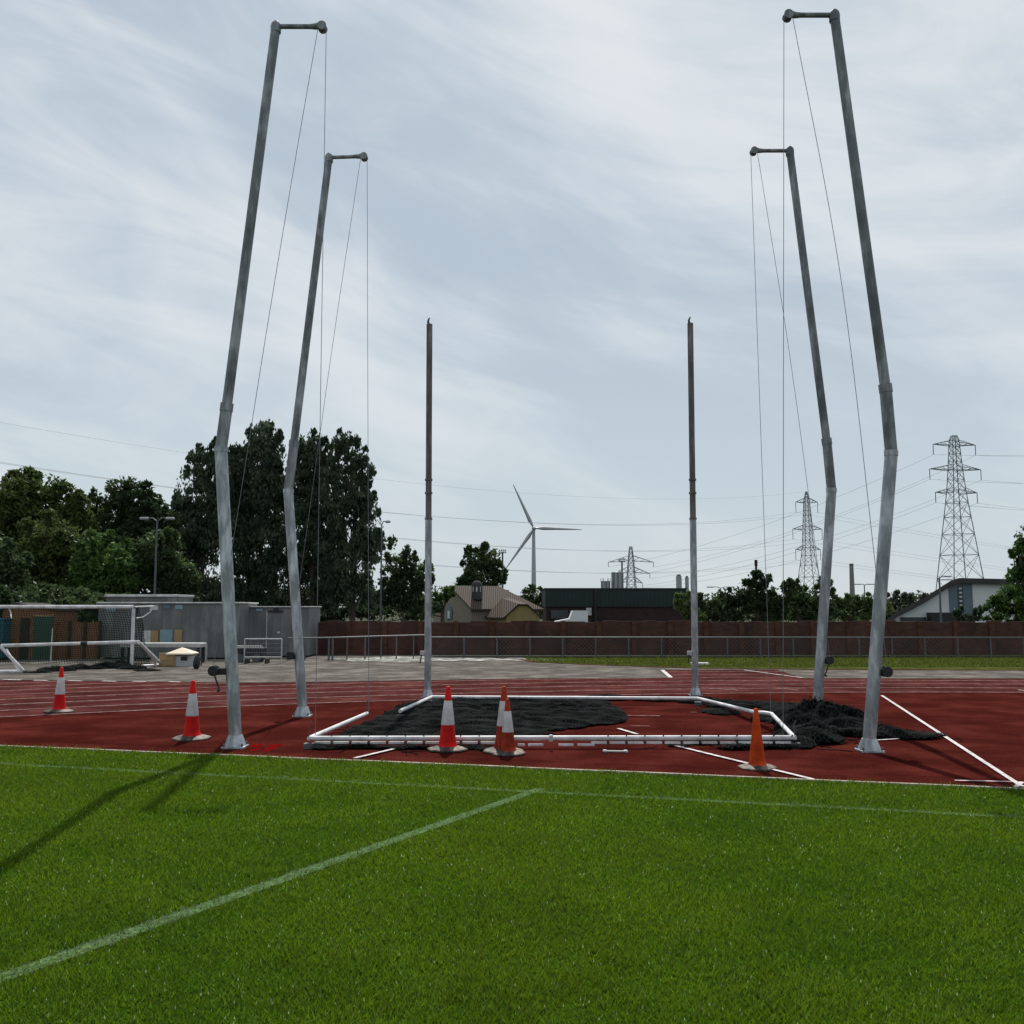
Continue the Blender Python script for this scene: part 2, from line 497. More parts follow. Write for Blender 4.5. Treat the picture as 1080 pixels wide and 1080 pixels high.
# tarmac hardstanding beyond the track
front = [(-260, 716), (0, 717.4), (120, 719), (250, 720.6), (330, 720), (400, 718.6), (560, 716.2), (707, 715.4), (698, 707), (820, 707), (846, 715.8), (1000, 716.2), (1400, 716.5)]
pl = [g(*p) for p in front] + [Vector((60, 42, 0)), Vector((-70, 42, 0))]
b = MB(); b.sheet(pl, .016)
structure(b.build('tarmac', M['tarmac']))
b = MB()
LZ = [0]
def gline(bm, p, q, w, z=.020):
    LZ[0] += 1; z += .0012 * (LZ[0] % 5)
    p, q = Vector((p[0], p[1], z)), Vector((q[0], q[1], z))
    d = (q - p).normalized(); n = Vector((-d.y, d.x, 0)) * w / 2
    bm.sheet([p - n, q - n, q + n, p + n])
gline(b, g(698.5, 707.3), g(707.5, 715.2), .11)
gline(b, g(785, 707.4), g(846, 715.6), .07)
for x0, x1, y in ((4, 22, 717.6), (36, 50, 718.3), (72, 86, 718.6), (108, 122, 719), (140, 154, 719.3), (178, 190, 719.8)):
    gline(b, g(x0, y), g(x1, y + .4), .12)
structure(b.build('tarmac_lines', M['line']))
b = MB()
for p, q, w in (((374, 801.5), (428, 788.6), .06), ((652, 769.5), (672, 775.5), .06), ((708, 786.8), (857, 823.6), .06),
                ((930, 734.5), (1078, 831.5), .055), ((1007, 825.2), (1068, 826.6), .04), ((1078, 827), (1071, 832.5), .05),
                ((1074, 728.5), (1100, 731), .07), ((925, 782), (974, 778.8), .05),
                ((925.5, 782), (926, 782), .04)):
    gline(b, g(*p), g(*q), w)
structure(b.build('sector_lines', M['line']))
b = MB()
for p, q, w in (((740, 726.5), (779, 729), .06), ((820, 727), (842, 729), .06), ((700, 724.5), (790, 726.8), .04), ((657, 755.8), (696, 756.2), .05), ((665, 767), (685, 767.2), .035), ((728, 752.4), (735, 752.6), .04)): gline(b, g(*p), g(*q), w)
structure(b.build('lane_marks', M['laneline']))
b = MB()
for k in range(-4, 12):                              # joints between the rolled strips of rubber
    o_ = kpt(0, .55 + .0) + kd * 0
    if 0 <= k < 7: gline(b, kpt(-12, .62 + k * 1.06), kpt(16, .62 + k * 1.06), .012, .005)
structure(b.build('track_seams', mat('dark_track_seam', (.032, .006, .006), .95, 0, .3, 3, objcoord=False, spec=0)))
# verge beyond
vp = [(455, 691.2), (520, 690.5), (700, 690), (1500, 690), (1500, 708.6), (1080, 707.6), (900, 707), (740, 705.6), (640, 702.4), (565, 699.2), (548, 696), (500, 693.6), (455, 693)]
b = MB(); b.sheet([g(*p) for p in vp], .024)
structure(b.build('grass_verge', M['verge']))
b = MB()
ve = [g(*p) for p in vp[4:-1]]
for a_, c_ in zip(ve[:-1], ve[1:]): gline(b, a_, c_, .22, .027)
structure(b.build('verge_edge', mat('bare_earth_edge', (.075, .035, .024), .95, 0, .3, 3, objcoord=False, spec=0)))
sp = []
for k in range(40):
    a = 2 * math.pi * k / 40
    sp.append((470 + 122 * math.cos(a) + 10 * math.sin(5 * a) + 6 * math.sin(9 * a), 696.0 + (2.5 + .9 * math.sin(3 * a + 1) + .5 * math.sin(11 * a)) * math.sin(a)))
b = MB(); b.sheet([g(*p) for p in sp], .028)
structure(b.build('sand_patch', M['sand']))

# ------------------------------------------------------------------ mown grass (one object: nobody could count it)
LA, LB = g(0, 806), g(1080, 862.5)               # touchline painted on the turf
HA, HB = g(570, 832.5), g(0, 1033)               # line meeting it
b = MB()
for p_, q_, w_ in ((LA, LB, .09), (HA, HB, .115)):
    d_ = (q_ - p_).normalized(); n_ = Vector((-d_.y, d_.x, 0)) * w_ / 2
    e0, e1 = (p_ - d_ * 6, q_ + d_ * 6) if w_ < .1 else (p_, q_ + d_ * 4)
    zz = Vector((0, 0, .004 if w_ < .1 else .006))
    b.sheet([e0 - n_ + zz, e1 - n_ + zz, e1 + n_ + zz, e0 + n_ + zz])
structure(b.build('pitch_lines', mat('chalked_turf', (.068, .118, .040), .95, 0, .3, 20, objcoord=False, spec=0, grain=(40, .4))))
def seg_dist(P, a, b, ext):
    d = np.array([b.x - a.x, b.y - a.y]); L = np.linalg.norm(d); d /= L
    q = P - np.array([a.x, a.y]); t = q @ d
    perp = np.abs(q[:, 0] * d[1] - q[:, 1] * d[0])
    return perp, t, L
def vnoise(P, s, seed):
    """cheap smooth value noise"""
    r = np.random.default_rng(seed).random((64, 64))
    u = P * s; i = np.floor(u).astype(int); f = u - i; f = f * f * (3 - 2 * f)
    a = r[i[:, 0] % 64, i[:, 1] % 64]; b_ = r[(i[:, 0] + 1) % 64, i[:, 1] % 64]
    c = r[i[:, 0] % 64, (i[:, 1] + 1) % 64]; d = r[(i[:, 0] + 1) % 64, (i[:, 1] + 1) % 64]
    return (a * (1 - f[:, 0]) + b_ * f[:, 0]) * (1 - f[:, 1]) + (c * (1 - f[:, 0]) + d * f[:, 0]) * f[:, 1]
def grass():
    pts = []
    for y0, y1, dens in ((3.4, 5, 9000), (5, 6.5, 7000), (6.5, 8.5, 4600), (8.5, 13.5, 3000)):
        w = y1 * .52 + 4.5
        n = int((y1 - y0) * 2 * w * dens)
        p = np.stack([rng.uniform(-w, w, n), rng.uniform(y0, y1, n)], 1)
        pts.append(p)
    P = np.concatenate(pts)
    q = P - np.array([KA.x, KA.y])
    P = P[(q @ np.array([kn.x, kn.y])) < .012]
    P = P[(np.abs(P[:, 0]) < P[:, 1] * .52 + 1.2) | (rng.random(len(P)) < .6)]
    P = P[np.abs(P[:, 0]) < P[:, 1] * .52 + 4.5]
    n = len(P)
    tuft = vnoise(P, 3.0, 3) * .6 + vnoise(P, 11.0, 4) * .4
    edge = np.clip(1 + ((P - np.array([KA.x, KA.y])) @ np.array([kn.x, kn.y])) / .16, 0, 1)
    h = (1 + .9 * edge * rng.random(n)) * (.016 + .022 * rng.random(n)) * (.65 + .8 * tuft)
    wd = (.0022 + .0022 * rng.random(n)) * (.7 + P[:, 1] * .10)
    a = rng.uniform(0, 2 * np.pi, n); la = rng.uniform(0, 2 * np.pi, n); ln = h * rng.uniform(.2, 1.1, n)
    dx, dy = np.cos(a) * wd, np.sin(a) * wd
    V = np.zeros((n, 3, 3), dtype=np.float32)
    V[:, 0, 0], V[:, 0, 1] = P[:, 0] - dx, P[:, 1] - dy
    V[:, 1, 0], V[:, 1, 1] = P[:, 0] + dx, P[:, 1] + dy
    V[:, 2, 0], V[:, 2, 1], V[:, 2, 2] = P[:, 0] + np.cos(la) * ln, P[:, 1] + np.sin(la) * ln, h
    C = np.zeros((n, 4), dtype=np.float32)
    q = rng.random(n)
    C[q < .24] = (.026, .060, .003, .75)
    C[q > .84] = (.125, .235, .028, .8)
    pale = rng.random(n) < .010  # bright specks of sun glint on the grass, painted into these blades' colour
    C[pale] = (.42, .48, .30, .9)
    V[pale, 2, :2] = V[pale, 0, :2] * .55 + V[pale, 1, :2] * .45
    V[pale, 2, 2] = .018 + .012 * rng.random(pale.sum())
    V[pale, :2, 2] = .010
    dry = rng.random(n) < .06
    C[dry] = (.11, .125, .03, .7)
    dp = vnoise(P, .55, 9) * .6 + vnoise(P, 1.9, 10) * .4
    yl = (dp > .60) & (rng.random(n) < .35); C[yl] = (.095, .14, .010, .7)
    dk = (dp < .36) & (rng.random(n) < .3); C[dk] = (.035, .09, .008, .7)
    d1, t1, L1 = seg_dist(P, LA, LB, 0)
    keep = rng.random(n)
    m1 = (d1 < .045 + .02 * tuft) & (keep < .8)
    d2, t2, L2 = seg_dist(P, HA, HB, 0)
    m2 = (d2 < .058 + .02 * tuft) & (t2 > 0) & (t2 < L2 + 4) & (keep < .85)
    V[m2, 2, 2] *= .55; V[m1, 2, 2] *= .7; C[m1] = (.17, .235, .125, .7); C[m2] = (.215, .265, .205, .85)
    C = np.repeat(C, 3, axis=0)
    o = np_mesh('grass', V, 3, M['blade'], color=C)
    return tag(o, kind='stuff')
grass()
# tufts along the verge beyond the track
def verge_grass():
    n = 26000
    P = np.stack([rng.uniform(.5, 30, n), rng.uniform(31, 37, n)], 1)
    A = [g(*p) for p in vp]
    poly = np.array([[p.x, p.y] for p in A])
    inside = np.zeros(n, bool); j = len(poly) - 1
    for i in range(len(poly)):
        xi, yi = poly[i]; xj, yj = poly[j]
        c = ((yi > P[:, 1]) != (yj > P[:, 1])) & (P[:, 0] < (xj - xi) * (P[:, 1] - yi) / (yj - yi + 1e-12) + xi)
        inside ^= c; j = i
    P = P[inside]; n = len(P)
    V = np.zeros((n, 3, 3), dtype=np.float32)
    a = rng.uniform(0, 6.28, n); w = .02; h = rng.uniform(.03, .09, n)
    V[:, 0, 0], V[:, 0, 1] = P[:, 0] - np.cos(a) * w, P[:, 1] - np.sin(a) * w
    V[:, 1, 0], V[:, 1, 1] = P[:, 0] + np.cos(a) * w, P[:, 1] + np.sin(a) * w
    V[:, 2, 0], V[:, 2, 1], V[:, 2, 2] = P[:, 0] + np.sin(a) * h * .5, P[:, 1] - np.cos(a) * h * .5, h
    V[:, :, 2] += .024
    C = np.zeros((n * 3, 4), dtype=np.float32); C[:] = (.07, .085, .018, .8)
    tag(np_mesh('verge_blades', V, 3, M['blade'], color=C), kind='stuff')
verge_grass()

# ------------------------------------------------------------------ trees
def tree(name, label, cat, base_px, Y, lobes, leaf, size, mat_bark='bark', group=None, dens=1.0, depth=.8, limbs=14, trunk_r=.22):
    size *= .86
    bx = X(base_px, Y)
    base = Vector((bx, Y, 0))
    t = thing(name, base, label, cat, group)
    L = []; centers = []
    extra = []
    for (px, py, rx, ry) in lobes:                    # ragged tufts standing out of each bough
        for _ in range(4):
            a = rng.uniform(-.4, math.pi + .4); f = rng.uniform(.16, .34)
            extra.append((px + rx * .95 * math.cos(a), py - ry * .95 * math.sin(a), rx * f, ry * f))
    lobes = list(lobes) + [e_ for e_ in extra if min(e_[2], e_[3]) > 1.6]
    for (px, py, rx, ry) in lobes:
        c = at(px, py, Y); rx_m = rx * Y / FOC; rz_m = ry * Y / FOC
        c = np.array([c.x, c.y + rng.uniform(-.4, .4) * rx_m, c.z])
        rad = np.array([rx_m, max(rx_m, .5 * rz_m) * depth, rz_m])
        K = max(6, int(14 * dens * (rx * ry) / 700 + 8))
        u = rng.normal(size=(K, 3)); u /= np.linalg.norm(u, axis=1)[:, None]
        rr = rng.uniform(.35, 1.0, K) ** .6
        cc = c + u * rr[:, None] * rad * .86
        centers += list(cc)
        cr = min(rx_m, rz_m) * rng.uniform(.24, .44, K)
        area = rx_m * rz_m * math.pi
        n = int(dens * 7.4 * area / (size * size)) + 60
        which = rng.integers(0, K, n)
        off = rng.normal(size=(n, 3)); off /= np.linalg.norm(off, axis=1)[:, None]
        off *= (rng.uniform(0, 1, n) ** .5)[:, None] * cr[which][:, None] * np.array([1, 1, .8])
        P = cc[which] + off
        # a thin scatter filling between clumps
        k = n // 4
        u = rng.normal(size=(k, 3)); u /= np.linalg.norm(u, axis=1)[:, None]
        P = np.concatenate([P, c + u * (rng.uniform(0, 1.08, k) ** .4)[:, None] * rad])
        L.append(P)
    P = np.concatenate(L)
    P = P[P[:, 2] > .15]
    n = len(P)
    d1 = rng.normal(size=(n, 3)); d1 /= np.linalg.norm(d1, axis=1)[:, None]
    if leaf == 'conifer':                             # hanging sprays
        d1 = d1 * .55 + np.array([0, 0, -1.0]); d1 /= np.linalg.norm(d1, axis=1)[:, None]
    d2 = np.cross(d1, rng.normal(size=(n, 3))); d2 /= np.linalg.norm(d2, axis=1)[:, None] + 1e-9
    s = size * rng.uniform(.55, 1.25, n)[:, None]
    V = np.stack([P - d1 * s, P - d2 * s * .45, P + d1 * s, P + d2 * s * .45], 1)
    tb = MB()
    top = max(c[2] for c in centers)
    zs = [0, top * .25, top * .5, top * .72]
    pts = [Vector((bx + (rng.uniform(-.2, .2) if z else 0), Y + (rng.uniform(-.2, .2) if z else 0), z)) for z in zs]
    tb.tube(pts, [trunk_r, trunk_r * .8, trunk_r * .55, trunk_r * .25], seg=8)
    for c in [centers[i] for i in rng.permutation(len(centers))[:limbs]]:
        f = rng.uniform(.15, .7); z0 = min(f * top * .72, c[2] * .85)
        k = z0 / (top * .72) * 3; i = min(int(k), 2); p0 = pts[i].lerp(pts[i + 1], k - i)
        c = Vector(c); mid = p0.lerp(c, .5) + Vector((0, 0, -.06 * (c - p0).length))
        tb.tube([p0, mid, c], [trunk_r * .4, trunk_r * .25, trunk_r * .08], seg=5, cap=False)
    tb.build('trunk', M[mat_bark], t, base)
    np_mesh('crown', V, 4, LEAF[leaf], t, base)
    return t

GT = 'trees behind the cabins on the left'
tree('tree', 'broad olive tree at the far left edge behind the goal', 'tree', 22, 64, [(22, 535, 36, 34), (70, 560, 26, 40), (82, 545, 16, 24), (20, 515, 22, 18), (45, 518, 26, 20), (8, 560, 30, 40), (60, 540, 24, 24), (35, 580, 40, 40)], 'olive', .20, group=GT)
tree('tree', 'narrow dark pointed tree between the two broad left crowns', 'tree', 101, 68, [(101, 532, 8, 16), (100, 558, 14, 24), (98, 590, 18, 30)], 'dark', .18, group=GT, trunk_r=.14)
tree('tree', 'round dark topped tree left of the tall lacy evergreens', 'tree', 140, 66, [(136, 526, 24, 24), (160, 555, 26, 30), (118, 570, 26, 30), (176, 590, 22, 34), (152, 548, 26, 26), (122, 545, 16, 26), (145, 585, 36, 36), (172, 570, 16, 24)], 'dark', .20, group=GT)
tree('tree', 'low yellowish green tree above the white goal crossbar', 'tree', 52, 56, [(50, 580, 34, 36), (70, 600, 30, 34), (30, 605, 28, 36), (52, 632, 44, 22)], 'olive', .18, group=GT, dens=.95)
tree('tree', 'fresh green bushy tree behind the grey cabin with raised roof', 'tree', 108, 54, [(105, 590, 26, 28), (125, 605, 28, 32), (90, 615, 26, 28), (110, 633, 36, 18)], 'mid', .17, group=GT)
tree('tree', 'shadowy green tree just behind the lamp post and grey cabin', 'tree', 168, 55, [(165, 590, 26, 32), (185, 610, 24, 30), (150, 618, 26, 28), (172, 634, 36, 16)], 'dark', .17, group=GT)
tree('tree', 'dark low tree at left frame edge over the teal container', 'tree', 5, 52, [(2, 605, 28, 34), (18, 628, 30, 22), (-25, 590, 30, 45)], 'dark', .17, group=GT)
GE = 'tall lacy evergreens behind the left poles'
tree('evergreen_tree', 'leftmost tall evergreen with ragged sloping left side', 'tree', 212, 70, [(215, 492, 18, 22), (226, 474, 7, 10), (205, 520, 20, 26), (192, 552, 18, 24), (214, 560, 24, 40), (200, 600, 30, 36), (215, 630, 36, 24), (228, 500, 14, 36), (230, 545, 18, 40), (190, 580, 24, 34)], 'conifer', .19, group=GE, dens=.68)
tree('evergreen_tree', 'tallest evergreen with a rounded top between the left poles', 'tree', 272, 72, [(277, 465, 18, 20), (272, 490, 24, 28), (248, 505, 14, 30), (283, 525, 26, 36), (258, 550, 26, 40), (280, 585, 34, 46), (262, 625, 38, 30), (245, 535, 22, 40), (296, 540, 18, 50), (262, 500, 22, 34), (290, 480, 12, 24)], 'conifer', .19, group=GE, dens=.85)
tree('evergreen_tree', 'tall evergreen directly right of the inner left pole', 'tree', 332, 71, [(331, 472, 14, 17), (328, 500, 20, 28), (336, 530, 18, 26), (322, 555, 22, 38), (340, 580, 24, 34), (328, 615, 34, 36), (316, 530, 16, 50), (344, 500, 12, 34), (350, 560, 18, 44), (318, 490, 12, 26)], 'conifer', .19, group=GE, dens=.66)
tree('evergreen_tree', 'rightmost tall evergreen with two rounded tops and sky gaps', 'tree', 372, 69, [(363, 467, 15, 14), (358, 492, 12, 20), (386, 497, 11, 14), (374, 515, 16, 22), (384, 540, 16, 24), (362, 552, 14, 24), (385, 580, 18, 28), (365, 600, 24, 32), (372, 630, 34, 22), (376, 480, 12, 18), (372, 535, 18, 40), (388, 560, 16, 36), (352, 520, 14, 40), (350, 590, 18, 36)], 'conifer', .18, group=GE, dens=.58)
tree('tree', 'sparse light green young tree beside the left rear post', 'tree', 428, 60, [(413, 572, 6, 8), (416, 598, 14, 16), (430, 590, 10, 12), (441, 606, 12, 18), (424, 625, 24, 20), (440, 634, 14, 16), (452, 612, 8, 16), (410, 630, 14, 20)], 'dark', .16, dens=1.0, trunk_r=.1)
tree('tree', 'round dark tree rising behind the tan roofed house', 'tree', 507, 125, [(500, 592, 13, 15), (514, 590, 14, 15), (505, 610, 20, 18), (524, 608, 10, 16), (492, 620, 14, 14), (514, 630, 26, 14)], 'dark', .30, dens=1.0, trunk_r=.35)
tree('bush', 'pale green bush between the house and the dark green building', 'bush', 562, 108, [(562, 628, 13, 10), (570, 640, 14, 14), (550, 640, 14, 12)], 'light', .24, dens=.9)
tree('bush', 'green bush at the left end of the tan roofed house', 'bush', 466, 88, [(462, 632, 9, 14), (472, 625, 7, 8), (452, 640, 10, 14)], 'mid', .2, dens=.8)
GR = 'trees behind the wall on the right'
tree('bush', 'light green bush touching the right rear post', 'bush', 724, 58, [(722, 636, 11, 12), (730, 648, 13, 10)], 'light', .15, dens=.9)
tree('tree', 'low dark tree with flat top right of the right rear post', 'tree', 755, 62, [(748, 640, 18, 14), (766, 634, 15, 13), (758, 650, 24, 10)], 'dark', .17, group=GR)
tree('tree', 'tallest dark tree of the right row under the brown mast', 'tree', 800, 62, [(800, 614, 14, 11), (790, 630, 20, 16), (812, 634, 16, 16), (800, 648, 28, 12)], 'dark', .17, group=GR)
tree('tree', 'dark tree in front of the most distant right pylon', 'tree', 842, 62, [(836, 622, 11, 11), (846, 634, 17, 15), (830, 642, 17, 14), (868, 628, 12, 18), (858, 645, 20, 12)], 'dark', .17, group=GR)
tree('bush', 'soft green bushes between the two right poles', 'bush', 900, 82, [(895, 638, 16, 10), (912, 634, 10, 8), (922, 641, 16, 11), (902, 648, 26, 9), (880, 640, 10, 16)], 'light', .2, dens=1.0)
tree('tree', 'far greyish tree top beside the long dark sloping roof', 'tree', 955, 170, [(945, 633, 13, 9), (965, 630, 13, 7), (985, 634, 18, 8), (955, 642, 30, 10)], 'far', .4, dens=1.0)
tree('tree', 'leafy tree leaning in at the right frame edge', 'tree', 1080, 42, [(1074, 584, 9, 8), (1079, 600, 10, 10), (1088, 575, 16, 24), (1072, 632, 24, 16), (1052, 640, 13, 10), (1090, 625, 30, 30), (1060, 650, 22, 9)], 'mid', .12, dens=.8)
tree('bush', 'low dark bush at the foot of the blue window band', 'bush', 1012, 60, [(1012, 649, 6, 9), (1024, 652, 8, 5), (1032, 648, 5, 8)], 'dark', .13)
GH = 'undergrowth filling the gaps behind the wall'
tree('hedge', 'dark undergrowth at the foot of the tall evergreens', 'hedge', 330, 74, [(205, 640, 30, 18), (250, 638, 30, 20), (300, 640, 30, 18), (345, 638, 30, 20), (390, 640, 28, 17), (435, 644, 26, 13)], 'dark', .2, group=GH, limbs=8)
tree('hedge', 'dark undergrowth beneath the flat topped right row trees', 'hedge', 800, 74, [(745, 646, 20, 10), (775, 645, 22, 11), (810, 644, 24, 12), (845, 645, 24, 11), (872, 646, 18, 10)], 'dark', .2, group=GH, limbs=8)
tree('hedge', 'greyish hedge low between the right poles and the white hall', 'hedge', 915, 120, [(880, 647, 16, 9), (905, 645, 18, 10), (930, 646, 14, 9)], 'far', .3, group=GH, limbs=5)
tree('hedge', 'dark hedge behind the goal and timber sheds', 'hedge', 60, 48, [(-10, 636, 36, 22), (40, 640, 36, 20), (85, 640, 32, 20), (120, 642, 26, 16)], 'dark', .16, group=GH, limbs=8)
def distant_wood():
    xs = np.concatenate([rng.uniform(-260, 1400, 26000)])
    Yv = rng.uniform(330, 420, len(xs))
    top = 5.2 + 1.4 * np.sin(xs * .031) + 1.0 * np.sin(xs * .011 + 1) + .9 * np.sin(xs * .12)
    z = top * rng.uniform(0, 1, len(xs)) ** .6
    P = np.stack([(xs - 540) / FOC * Yv, Yv, z], 1)
    n = len(P); d1 = rng.normal(size=(n, 3)); d1 /= np.linalg.norm(d1, axis=1)[:, None]
    d2 = np.cross(d1, rng.normal(size=(n, 3))); d2 /= np.linalg.norm(d2, axis=1)[:, None]
    s = rng.uniform(.5, 1.2, n)[:, None]
    tag(np_mesh('distant_wood', np.stack([P - d1 * s, P - d2 * s * .6, P + d1 * s, P + d2 * s * .6], 1), 4, LEAF['far']), kind='stuff')
distant_wood()

# ------------------------------------------------------------------ boundary wall and fences
def boundary_wall():
    Y = 40.0; top = Z(655.5, Y)
    x0, x1 = X(246, Y), X(1500, Y)
    base = Vector((x0, Y, 0))
    t = thing('brick_wall', base, 'long reddish brown brick wall with piers behind the wire fence', 'wall')
    w = MB()
    n = 90
    for i in range(n):                                  # wall top is uneven
        a, c = x0 + (x1 - x0) * i / n, x0 + (x1 - x0) * (i + 1) / n
        h = top + rnd.uniform(-.035, .04)
        w.box(((a + c) / 2, Y, h / 2), (c - a, .22, h))
    w.build('wall_face', M['brick'], t, base)
    k = 0
    xx = x0 + .4
    while xx < x1:
        p = MB().box((xx, Y - .13, (top + .02) / 2), (.2, .1, top + .02)); p.build('pier', M['pier'], t, base)
        xx += 1.42; k += 1
boundary_wall()
def wire_fence():
    Y = 37.2; x0, x1 = X(455, Y), X(1480, Y)
    top = Z(671.5, Y) - .02
    slope = 0.0
    base = Vector((x0, Y, 0))
    t = thing('wire_fence', base, 'grey metal chain link fence standing in front of the brick wall', 'fence')
    MB().tube([(x0, Y, top), (x1, Y, top - .02)], .022, 8).build('top_rail', M['greymetal'], t, base)
    MB().tube([(x0, Y, .10), (x1, Y, .08)], .012, 6).build('bottom_wire', M['greymetal'], t, base)
    x = x0
    while x < x1:
        MB().tube([(x, Y, 0), (x, Y, top)], .028, 8).build('fence_post', M['greymetal'], t, base)
        x += 1.22
    m = MB(); s = .15
    x = x0
    h = top - .1
    V = []
    while x < x1:
        for sg in (1, -1):
            a = np.array([x, Y + sg * .002, .1]); c = np.array([x + sg * h, Y + sg * .002, top])
            d = np.array([-(c - a)[2], 0, (c - a)[0]]); d = d / np.linalg.norm(d) * .0035
            V.append(np.stack([a - d, c - d, c + d, a + d]))
        x += s
    np_mesh('chain_link', np.array(V), 4, M['greymetal'], t, base)
    MB().box(((x0 + x1) / 2, Y + .06, .04), (x1 - x0, .03, .08)).build('gravel_board', M['darkwood'], t, base)
wire_fence()
def railing():
    pts = [(303, 673.2, 35.5), (352, 672.5, 35.5), (400, 671, 36.2), (455, 669.6, 37.0)]
    P = [at(*p) for p in pts]; base = Vector((P[0].x, P[0].y, 0))
    t = thing('railing', base, 'plain tubular metal railing beside the small grey cabin', 'railing')
    MB().tube(P, .024, 8).build('top_rail', M['greymetal'], t, base)
    for px, w in ((304, .03), (322, .025), (347, .035), (351, .035), (366, .022), (385, .028), (402, .022), (418, .028), (436, .022)):
        f = np.interp(px, [p[0] for p in pts], [0, 1, 2, 3]); i = min(int(f), 2); q = P[i].lerp(P[i + 1], f - i)
        MB().tube([(q.x, q.y, 0), q], w, 8).build('rail_post', M['greymetal'], t, base)
railing()

# ------------------------------------------------------------------ cabins, sheds and clutter on the left
def cabin(label, px0, px1, ytop, Y, depth, doors, rooflip=.05, name='site_cabin'):
    x0, x1 = X(px0, Y), X(px1, Y); top = Z(ytop, Y)
    base = Vector(((x0 + x1) / 2, Y, 0))
    t = thing(name, base, label, 'cabin')
    cx = (x0 + x1) / 2
    b = MB().box((cx, Y + depth / 2, (.06 + top) / 2), (x1 - x0, depth, top - .06), bev=.015)
    for k in range(int((x1 - x0) / .35)):                # shallow ribs of the steel sheet
        xx = x0 + .18 + k * .35
        b.box((xx, Y - .006, top / 2), (.06, .012, top - .25))
    b.build('body', M['cabin'], t, base)
    MB().box((cx, Y + depth / 2 - .03, top + rooflip / 2), (x1 - x0 + .1, depth + .14, rooflip), bev=.01).build('roof', M['cabinroof'], t, base)
    for (a, c, y0, y1, mm, nm) in doors:
        xa, xb, za, zb = X(a, Y), X(c, Y), Z(y1, Y), Z(y0, Y)
        MB().box(((xa + xb) / 2, Y - .022, (za + zb) / 2), (xb - xa, .02, zb - za), bev=.004).build(nm, M[mm], t, base)
    return t, base
t, bs = cabin('long low grey cabin with boards propped against its front', 104, 252, 636.5, 36.5, 2.6,
      [(152, 160, 665, 679, 'cabinroof', 'panel'), (160, 168, 665, 680, 'tan', 'board'), (170, 183, 664, 682, 'paleblue', 'panel'), (185, 193, 664, 680, 'tan', 'board'),
       (158, 167, 638, 643.5, 'cabinroof', 'window'), (172, 180, 637.5, 642, 'bluepanel', 'window'), (185, 193, 638, 642.5, 'paleblue', 'window'), (112, 122, 641, 645, 'paleblue', 'sign'),
       (238, 243, 676, 690, 'brown', 'notice_board')])
t2, b2 = cabin('taller grey cabin with pale flat roof showing above the long cabin', 112, 183, 629.5, 40.5, 2.4, [], .10)
t3, b3 = cabin('small grey cabin with double doors behind the metal railing', 263, 326, 640.5, 38.0, 2.2,
      [(281.4, 282.2, 645, 686, 'cabinroof', 'door_gap'), (283, 299, 644, 646, 'black', 'door_head'), (289, 294, 640.8, 643.5, 'black', 'vent'), (293, 296, 666, 668, 'cabinroof', 'door_handle'), (270, 277, 642, 644.5, 'paleblue', 'sign')], .04)
def shed():
    Y = 36.0; base = Vector((X(30, Y), Y, 0))
    t = thing('timber_shed', base, 'brown shed with dark doorway and green door behind the goal net', 'shed')
    x0, x1, top = X(3, Y), X(57, Y), Z(644, Y)
    b = MB(); cx = (x0 + x1) / 2
    peak = Z(637.5, Y)
    poly = [(x0, Y, .03), (x1, Y, .03), (x1, Y, top), (x0 + (x1 - x0) * .25, Y, peak), (x0, Y, top)]
    b.prism(poly, (0, 2.0, 0)); b.build('wall', M['brown'], t, base)
    r = MB()
    pk = Vector((x0 + (x1 - x0) * .25, Y - .08, peak + .02))
    r.prism([Vector((x0 - .08, Y - .08, top)), pk, Vector((x1 + .1, Y - .08, top - .0)), Vector((x1 + .1, Y - .08, top + .05)), pk + Vector((0, 0, .05)), Vector((x0 - .08, Y - .08, top + .05))], (0, 2.2, 0))
    r.build('roof', M['roofdark'], t, base)
    for a, c, y0, y1, mm, nm in ((23, 32, 652, 697, 'darkwood', 'doorway'), (37, 56, 650, 697, 'greenpaint', 'door'), (36, 57, 648.5, 650, 'tan', 'lintel')):
        xa, xb, za, zb = X(a, Y), X(c, Y), Z(y1, Y), Z(y0, Y)
        MB().box(((xa + xb) / 2, Y - .02, (za + zb) / 2), (xb - xa, .05, zb - za)).build(nm, M[mm], t, base)
shed()
def timber_panels():
    Y = 36.3; x0, x1, top = X(59, Y), X(107, Y), Z(656, Y); base = Vector((x0, Y, 0))
    t = thing('timber_fence', base, 'reddish brown timber fence panels between shed and grey cabin', 'fence')
    n = 12
    for k in range(3):
        b = MB()
        for i in range(n):
            w = (x1 - x0) / 3 / n
            xx = x0 + (x1 - x0) / 3 * k + w * (i + .5)
            b.box((xx, Y + .01 * (i % 2), top / 2), (w * .94, .025, top - .04 * rnd.random()))
        b.build('panel', M['brown'], t, base)
    for k in range(4):
        MB().box((x0 + (x1 - x0) * k / 3, Y - .05, (top + .05) / 2), (.09, .07, top + .05)).build('post', M['darkwood'], t, base)
timber_panels()
def corner_fence():
    Y = 39.2; x0, x1, top = X(247, Y), X(264, Y), Z(652, Y); base = Vector((x0, Y, 0))
    t = thing('timber_fence', base, 'narrow orange brown timber fence between the two grey cabins', 'fence')
    for i in range(4):
        w = (x1 - x0) / 4
        MB().box((x0 + w * (i + .5), Y + .012 * (i % 2), top / 2), (w * .95, .03, top)).build('board', M['brown'], t, base)
corner_fence()
